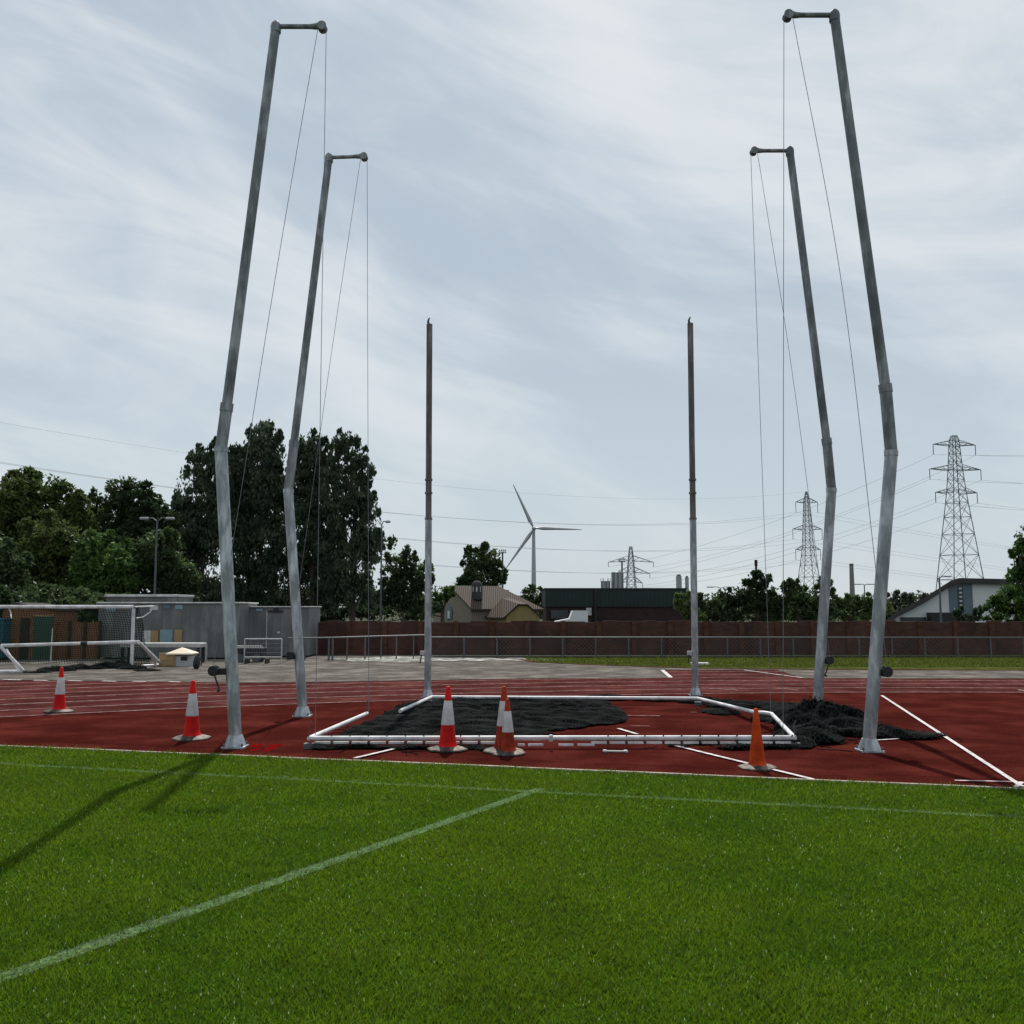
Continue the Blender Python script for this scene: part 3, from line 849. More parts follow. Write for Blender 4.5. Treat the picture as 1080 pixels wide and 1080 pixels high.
def container():
    Y = 35.5; x0, x1, top = X(-60, Y), X(4.5, Y), Z(654, Y); base = Vector(((x0 + x1) / 2, Y, 0))
    t = thing('storage_container', base, 'teal blue storage container cut by the left frame edge', 'container')
    b = MB().box((base.x, Y + 1.1, top / 2 + .04), (x1 - x0, 2.2, top - .08), bev=.02)
    for k in range(9): b.box((x0 + .15 + k * (x1 - x0 - .3) / 8, Y - .012, top / 2), (.10, .024, top - .3))
    b.build('body', M['teal'], t, base)
    MB().box((base.x, Y + 1.1, top + .03), (x1 - x0 + .06, 2.26, .06)).build('roof', M['teal'], t, base)
container()

def net_panel(P00, P10, P01, P11, nu, nv, sag=.0, r=.005, wob=.02):
    """a rectangular net between four corners, as thin cords"""
    V = []
    def pt(u, v):
        p = (P00.lerp(P10, u)).lerp(P01.lerp(P11, u), v)
        return np.array([p.x + wob * math.sin(9 * v + 5 * u), p.y + sag * math.sin(math.pi * u) * math.sin(math.pi * v), p.z - wob * 1.6 * math.sin(math.pi * 6 * u + 3 * v) - sag * .25 * math.sin(math.pi * u)])
    def cord(a, c):
        d = c - a; n = np.cross(d, [0, 1, 0]); L = np.linalg.norm(n)
        if L < 1e-9: return
        n = n / L * r
        V.append(np.stack([a - n, c - n, c + n, a + n]))
    G = [[pt(i / nu, j / nv) for j in range(nv + 1)] for i in range(nu + 1)]
    for i in range(nu + 1):
        for j in range(nv + 1):
            if i < nu: cord(G[i][j], G[i + 1][j])
            if j < nv: cord(G[i][j], G[i][j + 1])
    return np.array(V)
def upright_goal():
    Y = 32.0
    pL, pR = at(-165, 637.5, Y), at(141, 640, Y)
    zt = pR.z
    base = Vector((pR.x, Y, 0))
    t = thing('football_goal', base, 'upright white football goal with dark net in front of the sheds', 'goal')
    MB().tube([(pL.x, Y, zt), (pR.x, Y, zt)], .055, 12).build('crossbar', M['whitemetal'], t, base)
    MB().tube([(pR.x, Y, 0), (pR.x, Y, zt - .056)], .055, 12).build('goal_post', M['whitemetal'], t, base)
    MB().tube([(pL.x, Y, 0), (pL.x, Y, zt - .056)], .055, 12).build('goal_post', M['whitemetal'], t, base)
    for x, e1 in ((pR.x, .45), (X(13, Y), -.4), (pL.x, -.4)):
        MB().tube([(x, Y + .05, zt), (x + e1 * 1.0, Y + .5, zt + .02)], .022, 8).build('net_arm', M['whitemetal'], t, base)
        MB().tube([(x + e1 * .15, Y + .1, zt - .36), (x + e1 * .45, Y + .3, zt - .33), (x + e1 * .75, Y + .5, zt - .18), (x + e1, Y + .52, zt + .0)], .018, 8).build('net_brace', M['whitemetal'], t, base)
    B = [Vector((pL.x, Y + .5, zt)), Vector((pR.x, Y + .5, zt)), Vector((pL.x, Y + 1.5, .02)), Vector((pR.x, Y + 1.5, .02))]
    V = net_panel(B[0], B[1], B[2], B[3], 110, 26, .15, .008, .03)
    V2 = net_panel(Vector((pL.x, Y, zt)), Vector((pR.x, Y, zt)), B[0], B[1], 110, 5, 0, .007, .02)
    V3 = net_panel(Vector((pR.x, Y, zt)), B[1], Vector((pR.x, Y, .02)), B[3], 8, 20, 0, .006, .02)
    np_mesh('net', np.concatenate([V, V2, V3]), 4, mat('green_goal_net', (.022, .045, .030), .8, 0, .3, 4, spec=0), t, base)
upright_goal()
def tilted_goal():
    """small portable goal tipped forward: mouth bar up, side arms slanting to a bar on the ground"""
    Yb, Yf = 28.6, 27.3
    a, c = at(1, 681, Yb), at(147, 677, Yb + .4)
    fa, fc = g(25, 710), g(171, 703)
    fa.z = fc.z = .05
    base = Vector((fc.x, fc.y, 0))
    t = thing('portable_goal', base, 'white portable goal frame tipped over with slanting side arms', 'goal')
    MB().tube([a, c], .05, 10).build('crossbar', M['whitemetal'], t, base)
    m = a.lerp(c, .6)
    MB().tube([m - Vector((.09, 0, 0)), m + Vector((.09, 0, 0))], .062, 10).build('bar_joint', M['black'], t, base)
    for p, q in ((a, fa), (c, fc)):
        MB().tube([p + Vector((.02, -.06, -.02)), q + Vector((-.02, 0, .02))], .048, 10).build('side_arm', M['whitemetal'], t, base)
        MB().tube([p + Vector((-.02, .35, -.12)), q + Vector((-.22, .18, 0))], .035, 10).build('side_brace', M['whitemetal'], t, base)
    l0 = g(-60, 711.5); l0.z = .05
    MB().tube([l0, fa + Vector((-.05, 0, 0))], .05, 10).build('ground_bar', M['whitemetal'], t, base)
    q = g(140, 704.5); q.z = .04
    MB().tube([q, fc + Vector((-.02, 0, 0))], .045, 10).build('ground_bar', M['whitemetal'], t, base)
tilted_goal()
def pole_simple(name, label, cat, base, h, r, mm):
    t = thing(name, base, label, cat)
    MB().tube([base, base + Vector((0, 0, h))], r, 8).build('shaft', M[mm], t, base)
    return t
o = g(53, 708)
b = MB().tube([o, o + Vector((.0, 0, .62)), o + Vector((.01, 0, 1.25))], [.022, .018, .014], 8)
b.lathe([(.07, 0), (.07, .02), (.02, .04)], o, 12)
tag(b.build('marker_pole', M['dimwhite'], None, o), 'thin pale marker pole standing in front of the goal net', 'pole')

def bench_table():
    Y = 33.8
    x0, x1 = X(132, Y), X(216, Y); zt = Z(677.5, Y); base = Vector(((x0 + x1) / 2, Y, 0))
    t = thing('long_table', base, 'long grey table with dark legs in front of the grey cabin', 'table')
    MB().box((base.x, Y, zt - .09), (x1 - x0, .7, .15), bev=.02).build('table_top', M['dimwhite'], t, base)
    for x in (x0 + .08, x1 - .10):
        for dy in (-.28, .28):
            MB().box((x, Y + dy, (zt - .165) / 2), (.09, .06, zt - .165)).build('leg', M['black'], t, base)
    MB().box((x1 + .06, Y + .1, zt / 2 - .03), (.05, .05, zt - .1)).build('side_post', M['dimwhite'], t, base)
bench_table()
def box_kiosk():
    Y = 31.8
    x0, x1, x2 = X(170, Y), X(187, Y), X(204, Y); zt = Z(689, Y)
    base = Vector(((x0 + x2) / 2, Y, 0))
    t = thing('wooden_crate', base, 'tan wooden crate with pale pitched canvas cover near the table', 'crate')
    b = MB().box(((x0 + x1) / 2, Y + .25, zt / 2), (x1 - x0, .6, zt), bev=.012)
    for k in range(3): b.box(((x0 + x1) / 2, Y - .06, .08 + k * zt * .4), (x1 - x0 - .02, .02, .06))
    b.build('body', M['tan'], t, base)
    b = MB().box(((x1 + x2) / 2, Y + .25, zt / 2 - .04), (x2 - x1, .55, zt - .08), bev=.012)
    b.build('end_panel', M['dimwhite'], t, base)
    MB().box(((x1 + x2) / 2 + .02, Y - .035, zt * .62), ((x2 - x1) * .4, .02, zt * .3), bev=.004).build('opening', M['black'], t, base)
    c = MB(); xm = X(191, Y); xa, xb = X(178, Y), X(205, Y); zp = Z(683, Y)
    ap = Vector((xm, Y + .22, zp)); q = [Vector((xa, Y - .14, zt)), Vector((xb, Y - .14, zt)), Vector((xb, Y + .6, zt)), Vector((xa, Y + .6, zt))]
    vs = [ap] + q + [p - Vector((0, 0, .04)) for p in q]
    c.add(vs, [(0, 1, 2), (0, 2, 3), (0, 3, 4), (0, 4, 1), (1, 5, 6, 2), (2, 6, 7, 3), (3, 7, 8, 4), (4, 8, 5, 1), (8, 7, 6, 5)])
    c.build('canvas_lid', M['canvas'], t, base)
box_kiosk()
def bag():
    o = g(207, 706)
    b = MB()
    b.lathe([(.05, 0), (.10, .08), (.11, .22), (.07, .34), (.04, .42)], o, 12)
    b.tube([o + Vector((.06, 0, .36)), o + Vector((.16, 0, .3)), o + Vector((.14, 0, .1))], .02, 6)
    tag(b.build('kit_bag', M['black'], None, o), 'black kit bag slumped beside the canvas topped crate', 'bag')
bag()
def barrier():
    Y = 33.5
    x0, x1 = X(259, Y), X(298, Y); zt = Z(674, Y); base = Vector(((x0 + x1) / 2, Y, 0))
    t = thing('crowd_barrier', base, 'low metal barrier gate with mesh infill before the small cabin', 'barrier')
    f = MB()
    for a, c in (((x0, .22), (x1, .22)), ((x0, zt), (x1, zt)), ((x0, 0), (x0, zt)), ((x1, 0), (x1, zt))):
        f.tube([(a[0], Y, a[1]), (c[0], Y, c[1])], .025, 8)
    f.build('frame', M['dimwhite'], t, base)
    m = MB()
    for k in range(1, 15):
        x = x0 + (x1 - x0) * k / 15
        m.tube([(x, Y, .22), (x, Y, zt)], .009, 5)
    for k in (1, 2, 3): m.tube([(x0, Y + .01, .22 + (zt - .22) * k / 4), (x1, Y + .01, .22 + (zt - .22) * k / 4)], .009, 5)
    m.build('infill_bars', M['greymetal'], t, base)
    for x in (x0 + .1, (x0 + x1) / 2 + .15): MB().box((x, Y, .09), (.05, .5, .18)).build('foot', M['black'], t, base)
barrier()
def trolley():
    Y = 34.6
    x0, x1 = X(250, Y), X(280, Y); base = Vector(((x0 + x1) / 2, Y, 0))
    t = thing('equipment_trolley', base, 'dark equipment trolley with pale rail behind the metal barrier', 'trolley')
    MB().box((base.x, Y, .35), (x1 - x0, .6, .3), bev=.03).build('body', M['black'], t, base)
    MB().tube([(x0, Y - .3, .55), (x1, Y - .3, .55)], .03, 8).build('rail', M['dimwhite'], t, base)
    for x in (x0 + .2, x1 - .2):
        for dy in (-.32, .26): MB().tube([(x, Y + dy, .15), (x, Y + dy + .06, .15)], .15, 14).build('wheel', M['greymetal'], t, base)
trolley()

# ------------------------------------------------------------------ heaps of netting
def heap(name, label, bumps, seed, cell=.05, zmin=.02, fold=.7, clip=None, group=None, flat=1.0):
    C = [(g(px, py), rx, ry, h) for px, py, rx, ry, h in bumps]
    x0 = min(c.x - rx for c, rx, ry, h in C); x1 = max(c.x + rx for c, rx, ry, h in C)
    y0 = min(c.y - ry for c, rx, ry, h in C); y1 = max(c.y + ry for c, rx, ry, h in C)
    def H(P):
        z = np.zeros(len(P))
        for c, rx, ry, h in C:
            q = ((P[:, 0] - c.x) / rx) ** 2 + ((P[:, 1] - c.y) / ry) ** 2
            z = np.maximum(z, h * np.clip(1 - q, 0, 1) ** .55)
        n = vnoise(P * np.array([1.0, 1.7]) + 7, 1.9, seed) * .5 + vnoise(P * np.array([.8, 2.2]) + 3, 4.6, seed + 1) * .30 + vnoise(P * np.array([.7, 1.8]) + 11, 12, seed + 2) * .20
        ridge = 1 - np.abs(2 * n - 1)
        wv = vnoise(P + 5, 1.3, seed + 7) * 5 + vnoise(P + 2, 3.1, seed + 8) * 2
        ridge = ridge * .55 + .45 * (1 - np.abs(np.sin(P[:, 1] * 5.2 + P[:, 0] * 1.1 + wv)))      # drapes
        ridge = ridge + .12
        return z * flat * (1 - fold + fold * 1.9 * (ridge - .35)) + np.where(z > .01, .03 * (n - .5), 0)
    nx, ny = int((x1 - x0) / cell) + 1, int((y1 - y0) / cell) + 1
    gx, gy = np.meshgrid(np.linspace(x0, x1, nx), np.linspace(y0, y1, ny), indexing='ij')
    P = np.stack([gx.ravel(), gy.ravel()], 1)
    z = H(P)
    ok = (z > zmin)
    if clip: ok &= clip(P)
    base = Vector(((x0 + x1) / 2, (y0 + y1) / 2, 0))
    t = thing(name, base, label, 'net', group)
    idx = -np.ones(nx * ny, int); idx[ok] = np.arange(ok.sum())
    I = np.arange(nx * ny).reshape(nx, ny)
    F = np.stack([I[:-1, :-1], I[1:, :-1], I[1:, 1:], I[:-1, 1:]], -1).reshape(-1, 4)
    F = F[ok[F].all(1)]
    m = MB(); vs = np.concatenate([P[ok], np.maximum(z[ok] * .93 - .004, .012)[:, None]], 1)
    m.add(vs.tolist(), idx[F].tolist(), True)
    m.build('net_core', M['netcore'], t, base)
    # cords of the net lying over the folds
    V = []
    for layer in range(2):
        s = .10
        ang = R(38 + 25 * layer)
        ca, sa = math.cos(ang), math.sin(ang)
        n_u, n_v = int((x1 - x0) * 1.6 / s), int((y1 - y0) * 2.4 / s)
        nn = max(n_u, n_v)
        u, v = np.meshgrid(np.arange(-nn, nn) * s / 2, np.arange(-nn, nn) * s / 2, indexing='ij')
        wx = .10 * np.sin(u * 3.1 + layer) + .05 * np.sin(v * 7 + 1); wy = .10 * np.sin(v * 2.7 + 2 * layer) + .05 * np.sin(u * 6)
        gxx = base.x + (u + wx) * ca - (v + wy) * sa; gyy = base.y + (u + wx) * sa + (v + wy) * ca
        Q = np.stack([gxx.ravel(), gyy.ravel()], 1)
        zz = H(Q); okq = zz > zmin
        if clip: okq &= clip(Q)
        zz = np.maximum(zz + .004 + .02 * layer * vnoise(Q, 5, 5), .02)
        Q3 = np.concatenate([Q, zz[:, None]], 1).reshape(2 * nn, 2 * nn, 3); okq = okq.reshape(2 * nn, 2 * nn)
        for A, B, k in ((Q3[:-1], Q3[1:], okq[:-1] & okq[1:]), (Q3[:, :-1], Q3[:, 1:], okq[:, :-1] & okq[:, 1:])):
            A, B = A[k], B[k]
            d = B - A; nrm = np.cross(d, np.array([0, -.5, 1.0])); nrm /= np.linalg.norm(nrm, axis=1)[:, None] + 1e-9
            w = nrm * (.0032 if layer else .0026)
            V.append(np.stack([A - w, B - w, B + w, A + w], 1))
    lc = []
    for _ in range(max(6, int(len(C) * 3))):          # loose cords straying over and beyond the folds
        c, rx, ry, h = C[rng.integers(len(C))]
        a = rng.uniform(0, 6.28); p = np.array([c.x + rx * .9 * math.cos(a), c.y + ry * .9 * math.sin(a)])
        if clip and not clip(p[None])[0]: continue
        th = rng.uniform(0, 6.28); prev = None
        for q_ in range(9):
            th += rng.normal() * .45; p = p + np.array([math.cos(th), math.sin(th)]) * .06
            zq = max(float(H(p[None])[0]), 0) + .012
            cur = np.array([p[0], p[1], zq])
            if prev is not None:
                w = np.array([0, 0, .006]); lc.append(np.stack([prev - w, cur - w, cur + w, prev + w]))
            prev = cur
    if lc: V.append(np.array(lc))
    np_mesh('net_cords', np.concatenate(V), 4, M['netcord'], t, base)
    return t
heap('bunched_net', 'wide black net spread in folds inside the white tube frame',
     [(450, 752, 1.25, 2.0, .16), (400, 768, 1.1, 1.2, .13), (520, 748, 1.5, 2.2, .20), (560, 760, 1.2, 1.6, .20), (600, 752, 1.0, 1.8, .22), (628, 757, .55, 1.25, .20), (480, 765, 1.3, 1.5, .17), (470, 740, 1.3, 1.0, .14), (560, 742, 1.6, 1.0, .16), (370, 774, .7, .8, .12), (348, 777, .55, .7, .09), (362, 769, .6, 1.1, .09), (430, 776, .9, .5, .10), (520, 776, 1.0, .45, .10), (385, 762, .7, 1.2, .10)], 21, flat=.68,
     clip=lambda P: (P[:, 1] > 13.0) & (P[:, 1] < 19.6) & (P[:, 0] > -2.57 + .10 * (P[:, 1] - 12.9)))
heap('bunched_net', 'thick black net piled around the inner right pole',
     [(842, 752, .6, 1.3, .16), (862, 764, .42, .8, .44), (860, 766, .62, 1.2, .30), (852, 773, .5, .7, .26), (838, 778, .32, .5, .12), (890, 772, .5, .7, .26), (925, 776, .5, .5, .17), (960, 778, .45, .4, .13), (985, 777, .22, .2, .06), (840, 787, .26, .4, .13), (800, 744, .6, .7, .07), (815, 760, .4, .7, .07), (855, 782, .5, .5, .24), (880, 762, .6, 1.0, .30)], 33, flat=.85)
heap('bunched_net', 'low strip of black net beneath the left front tube',
     [(345, 789.5, .28, .26, .06), (380, 789.5, .4, .2, .05), (420, 790, .45, .2, .05), (455, 789.5, .4, .2, .05), (490, 790, .45, .22, .06), (515, 791, .35, .2, .04)], 41)
heap('bunched_net', 'low strip of black net beneath the right front tube',
     [(712, 787, .25, .22, .05), (740, 785, .3, .22, .05), (775, 790, .28, .25, .09), (800, 789, .28, .25, .09), (822, 789, .28, .22, .08), (795, 783, .35, .3, .07)], 43)
heap('bunched_net', 'narrow trail of black net along the back right tube',
     [(640, 738, .5, .5, .09), (690, 738.5, .6, .5, .07), (735, 740, .5, .6, .09), (770, 745, .55, .7, .10), (760, 752, .4, .5, .06)], 45)
heap('bunched_net', 'dark green goal net heaped along the tarmac edge by the goal',
     [(60, 708, .6, .5, .14), (90, 706, .7, .5, .16), (120, 705, .7, .5, .2), (140, 706, .45, .4, .14), (155, 708, .5, .3, .08), (40, 710, .5, .3, .08)], 47)

# ------------------------------------------------------------------ the fallen tube frame
def tube_frame():
    zt = .135
    q = {k: g(*p, z=zt) for k, p in dict(fl=(326, 778.7), fr=(838, 778), l1=(387, 752.5), l2=(422, 750), bl=(455, 735.2), br=(736, 736.6), r1=(797, 751.5), r2=(814, 753)).items()}
    base = Vector((q['fl'].x, q['fl'].y, 0))
    t = thing('tube_frame', base, 'white metal tube frame lying around the hammer cage floor', 'frame')
    def bar(nm, a, c, r=.031, mm='whitemetal'):
        MB().tube([q[a] if isinstance(a, str) else a, q[c] if isinstance(c, str) else c], r, 14).build(nm, M[mm], t, base)
    bar('front_tube', 'fl', 'fr'); bar('side_tube', 'fl', 'l1'); bar('side_tube', 'l2', 'bl'); bar('back_tube', 'bl', 'br')
    bar('side_tube', 'br', 'r1'); bar('side_tube', 'r2', 'fr')
    MB().tube([q['r1'], q['r1'].lerp(q['r2'], .5) + Vector((0, 0, .01)), q['r2']], .030, 12).build('bent_joint', M['whitemetal'], t, base)
    # thin white batten broken by ties, in front of the main tube
    a, c = g(331, 783.3, z=.075), g(836, 783.3, z=.075)
    n = 26
    for i in range(n):
        if i in (10, 11, 12, 13, 14): continue
        p, r_ = a.lerp(c, (i + .06) / n), a.lerp(c, (i + .9) / n)
        MB().box(((p + r_) / 2), ((r_ - p).length, .035, .03), bev=.004).build('batten', M['whitemetal'], t, base)
        w = a.lerp(c, (i + .98) / n)
        MB().tube([w + Vector((0, 0, -.01)), w + Vector((0, .10, .05)), Vector((w.x, q['fl'].y + .0, zt + .040)), w + Vector((0, .16, .04))], .009, 6).build('tie', M['black'], t, base)
    for x0, x1, y in ((546, 553.5, 785.6), (557, 573, 785.6), (589, 605, 785.6), (609, 627, 785.6)):
        p, r_ = g(x0, y, z=.05), g(x1, y, z=.05)
        MB().box(((p + r_) / 2), ((r_ - p).length, .035, .03), bev=.004).build('batten', M['whitemetal'], t, base)
    m = g(581, 780, z=zt)
    MB().box((m.x, m.y - .03, m.z + .02), (.05, .08, .09), bev=.012).build('clamp', M['dimwhite'], t, base)
    for k in ('fl', 'l1', 'fr'):
        MB().tube([q[k], q[k] + Vector((0, 0, .19)), q[k] + Vector((.02, 0, .22))], .007, 6).build('hook', M['greymetal'], t, base)
    for k in ('bl', 'br', 'l2', 'fl', 'fr'):
        p = q[k]
        MB().box((p.x, p.y, .036), (.12, .12, .072)).build('foot', M['greymetal'], t, base)
tube_frame()
def loose_bar():
    a, c = g(638, 792.4, z=.02), g(660, 792.7, z=.02)
    b = MB().tube([a, c], .013, 8)
    for p in (a, c): b.box((p.x, p.y, .024), (.05, .08, .03), bev=.008)
    tag(b.build('loose_bracket', M['dimwhite'], None, Vector((a.x, a.y, 0))), 'short pale metal bracket lying on the track before the front tube', 'bracket')
loose_bar()
def red_tape():
    b = MB(); r2 = random.Random(5)
    for k in range(18):
        p = g(r2.uniform(258, 296), r2.uniform(787, 794)); a = r2.uniform(-.5, .5)
        L = r2.uniform(.04, .12)
        d = Vector((math.cos(a), math.sin(a), 0))
        n = Vector((-d.y, d.x, .4)) * .005
        pts = [p + d * L * s + Vector((0, 0, .012 + .02 * math.sin(3.1 * s) * r2.random())) for s in (0, .5, 1)]
        for i in range(2): b.add([pts[i] - n, pts[i + 1] - n, pts[i + 1] + n + Vector((0, 0, .01)), pts[i] + n + Vector((0, 0, .01))], [(0, 1, 2, 3)])
    o = g(278, 790)
    tag(b.build('plastic_tape', M['redtape'], None, o), 'crumpled bright red plastic tape at the foot of the outer left pole', 'tape')
red_tape()

# ------------------------------------------------------------------ cage poles
def flange(t, base, r, s=1.0):
    f = MB(); f.lathe([(.145 * s, .03), (r * 1.22, .15), (r * 1.12, .17)], base, 8, False, R(22.5))
    f.build('base_flange', M['galv'], t, base)
    p = MB().box((base.x, base.y, .018), (.29 * s, .29 * s, .028), bev=.004); p.build('base_plate', M['galv'], t, base)
    for sx in (-1, 1):
        for sy in (-1, 1):
            MB().lathe([(.014, 0), (.014, .03), (.008, .045)], (base.x + sx * .118 * s, base.y + sy * .118 * s, .03), 6, False).build('bolt', M['greymetal'], t, base)
def winch(t, base, c, side, off=.06, handle=True):
    """reel on a bracket fixed to the pole at c"""
    w = MB().box((c.x + side * off * .5, c.y - .02, c.z), (off + .02, .07, .09), bev=.01).build('winch', M['black'], t, base)
    d = MB()
    x, y, z = c.x + side * off, c.y - .04, c.z + .01
    d.tube([(x, y - .06, z), (x, y - .05, z)], .068, 18); d.tube([(x, y - .05, z), (x, y + .05, z)], .045, 14); d.tube([(x, y + .05, z), (x, y + .06, z)], .068, 18)
    dd = d.build('reel', M['black'], w); 
    dd.data.transform(Matrix.Translation(-base))
    if not handle: return
    h = MB()
    h.tube([(x + side * -.02, y - .075, z - .03), (x - side * .10, y - .085, z - .24)], .012, 8)
    h.tube([(x - side * .10, y - .07, z - .24), (x - side * .10, y - .15, z - .25)], .016, 8)
    hh = h.build('winch_handle', M['black'], w); hh.data.transform(Matrix.Translation(-base))
GP = 'bent lifting poles of the hammer cage'
ARM_END = {}
def cage_pole(key, label, base_px, kink, sleeve, top, arm, winch_px, side):
    B = g(*base_px); Y = B.y
    k, s, tp, ar = at(*kink, Y), at(*sleeve, Y), at(*top, Y), at(*arm, Y)
    t = thing('cage_pole', B, label, 'pole', GP)
    rl, ru = .082, .067
    foot = B + Vector((0, 0, .12))
    MB().tube([foot, k - (k - foot).normalized() * .02], rl, 24).build('lower_tube', M['galv'], t, B)
    mid = MB(); mid.tube([k - (k - foot).normalized() * .035, k + (s - k).normalized() * .035], rl * 1.09, 24)
    mid.build('bend_joint', M['galv'], t, B)
    MB().tube([k + (s - k).normalized() * .02, s], rl * .97, 24).build('middle_tube', M['weathered'], t, B)
    MB().tube([s - (tp - s).normalized() * .05, s + (tp - s).normalized() * .06], rl * 1.06, 24).build('collar', M['weathered'], t, B)
    MB().tube([s, tp], [ru * 1.02, ru * .96], 24).build('upper_tube', M['weathered'], t, B)
    c = MB(); c.lathe([(ru * 1.06, -.09), (ru * 1.10, .0), (ru * .95, .04), (ru * .5, .075)], tp, 20); c.build('top_cap', M['weathered'], t, B)
    tip = ar
    dx = math.copysign(1, tip.x - tp.x)
    a = MB(); p0 = tp + Vector((dx * .05, 0, .0)); p1 = tip - Vector((dx * .10, 0, 0))
    a.tube([p0, p1], .034, 14); a.tube([p1 - Vector((dx * .08, 0, 0)), p1, tip - Vector((dx * .02, 0, -.015))], [.034, .042, .052], 14)
    a.build('arm', M['weathered'], t, B)
    w = MB(); w.tube([tip + Vector((0, -.06, -.01)), tip + Vector((0, -.045, -.01))], .064, 20); w.tube([tip + Vector((0, -.045, -.01)), tip + Vector((0, .045, -.01))], .046, 20)
    w.tube([tip + Vector((0, .045, -.01)), tip + Vector((0, .06, -.01))], .064, 20)
    w.build('pulley', M['weathered'], t, B)
    flange(t, B, rl)
    wc = at(*winch_px, Y)
    f = (wc.z - foot.z) / (k.z - foot.z); pc = foot.lerp(k, f)
    winch(t, B, pc + Vector((side * rl * .9, 0, 0)), side, .15 if key == 'L1' else .06, key in ('L1', 'R2'))
    ARM_END[key] = (tip, pc + Vector((side * (.15 if key != 'L1' else .24), -.02, .03)), dx)
    return t
cage_pole('L1', 'tall bent steel pole nearest the left with arm pointing right', (248, 789), (233, 474), (239, 430), (291, 28), (340, 28), (240, 708), -1)
cage_pole('L2', 'left bent steel pole standing further back behind the first', (319, 756), (304, 518), (310, 468), (347, 166), (384, 165), (312, 692), -1)
cage_pole('R1', 'tall bent steel pole nearest the right with arm pointing left', (917, 793), (940, 478), (934, 410), (880, 16), (831, 16), (928, 709), 1)
cage_pole('R2', 'right bent steel pole rising out of the piled black net', (862, 757), (877, 517), (872, 466), (833, 159), (795, 159), (868, 697), 1)
def rear_post(label, base_px, top_px, coll):
    B = g(*base_px); Y = B.y; tp = at(*top_px, Y)
    t = thing('rear_post', B, label, 'post', 'straight rear posts of the hammer cage')
    j, c1, c2 = at(base_px[0] + (top_px[0] - base_px[0]) * .46, 547, Y), at(0, 520, Y).z, at(0, 506, Y).z
    f = lambda z: B.lerp(tp, z / tp.z)
    r = .066
    MB().tube([f(.06), f(j.z)], r * 1.06, 20).build('lower_tube', M['galv'], t, B)
    MB().tube([f(j.z), tp], r * .96, 20).build('upper_tube', M['brownsteel'], t, B)
    for z in (c1, c2, j.z): MB().tube([f(z - .02), f(z + .02)], r * 1.22, 20).build('collar', M['brownsteel'], t, B)
    h = MB(); h.tube([tp + Vector((-.02, 0, -.02)), tp + Vector((-.03, 0, .07)), tp + Vector((.0, -.02, .14))], [.03, .022, .012], 8)
    h.build('top_hook', M['black'], t, B)
    flange(t, B, r, .85)
    z = at(0, 689, Y).z
    w = MB().box((B.x - .11, Y - .02, z), (.10, .06, .10), bev=.01); w.build('winch', M['dimwhite'], t, B)
    MB().tube([(B.x - .13, Y - .06, z - .03), (B.x - .15, Y - .08, z - .20)], .014, 8).build('winch_handle', M['black'], t, B)
rear_post('straight rear post on the left beside the young tree', (451, 736), (453, 342), 0)
rear_post('straight rear post on the right before the light green bush', (733.5, 734), (728, 341), 0)
def ropes():
    spec = (('L1', (336, 772), 'left front', -.02), ('L2', (389, 752), 'left inner', -.02), ('R1', (838.5, 780), 'right front', .12), ('R2', (813, 750), 'right inner', .05))
    for key, foot, side, sag in spec:
        tip, wc, dx = ARM_END[key]
        a = tip + Vector((dx * .055, 0, -.02)); c = Vector((g(*foot).x, tip.y, 0)); c = g(*foot, z=.2)
        if key in ('L1', 'R1'): c = Vector((c.x, g(foot[0], 780, z=.13).y, .19))
        b = MB()
        b.tube([a.lerp(c, s) for s in np.linspace(0, 1, 14)], .0042, 6)
        tag(b.build('hoist_rope', M['rope'], None, a), {'L1': 'hanging rope straight down from the nearest left pole arm', 'L2': 'hanging rope straight down from the further left pole arm', 'R1': 'hanging rope straight down from the nearest right pole arm', 'R2': 'hanging rope straight down from the further right pole arm'}[key], 'rope', 'hoist ropes of the hammer cage')
        a = tip + Vector((-dx * .055, 0, -.02)); b = MB()
        pts = []
        for s in np.linspace(0, 1, 24):
            p = a.lerp(wc, s); bow = math.sin(math.pi * s) * sag * (1 + .25 * math.sin(5 * s))
            pts.append(p + Vector((bow, -.02, -bow * .2)))
        b.tube(pts, .0042, 6)
        tag(b.build('hoist_rope', M['rope'], None, a), {'L1': 'slanting rope from the nearest left arm back to its winch', 'L2': 'slanting rope from the further left arm back to its winch', 'R1': 'slack bowed rope from the nearest right arm to its winch', 'R2': 'slanting rope from the further right arm back to its winch'}[key], 'rope', 'hoist ropes of the hammer cage')
ropes()

# ------------------------------------------------------------------ traffic cones
def make_cone(label, cone_mat='conered', sleeve=True, base_mat='rubber'):
    t = thing('traffic_cone', (0, 0, 0), label, 'cone', 'traffic cones around the hammer cage')
    H = .80
    b = MB(); b.lathe([(.245, 0), (.262, .006), (.262, .022), (.245, .032), (.15, .056)], (0, 0, 0), 8, False, R(22.5))
    b.build('base', M[base_mat], t)
    r = lambda f: .112 + (.027 - .112) * f
    c = MB(); c.lathe([(.128, .05), (.116, .075)] + [(r(f), .075 + (H - .075) * f) for f in (.05, .35, .7, .985)] + [(.020, H), (.010, H + .002)], (0, 0, 0), 24)
    c.build('cone_body', M[cone_mat], t)
    if sleeve:
        f0, f1 = .34, .755
        s = MB(); s.lathe([(r(f0) + .0025, .075 + (H - .075) * f0), (r(f0) + .004, .08 + (H - .075) * f0), (r(f1) + .004, .07 + (H - .075) * f1), (r(f1) + .0025, .075 + (H - .075) * f1)], (0, 0, 0), 24)
        s.build('white_sleeve', M['sleeve'], t)
    return t
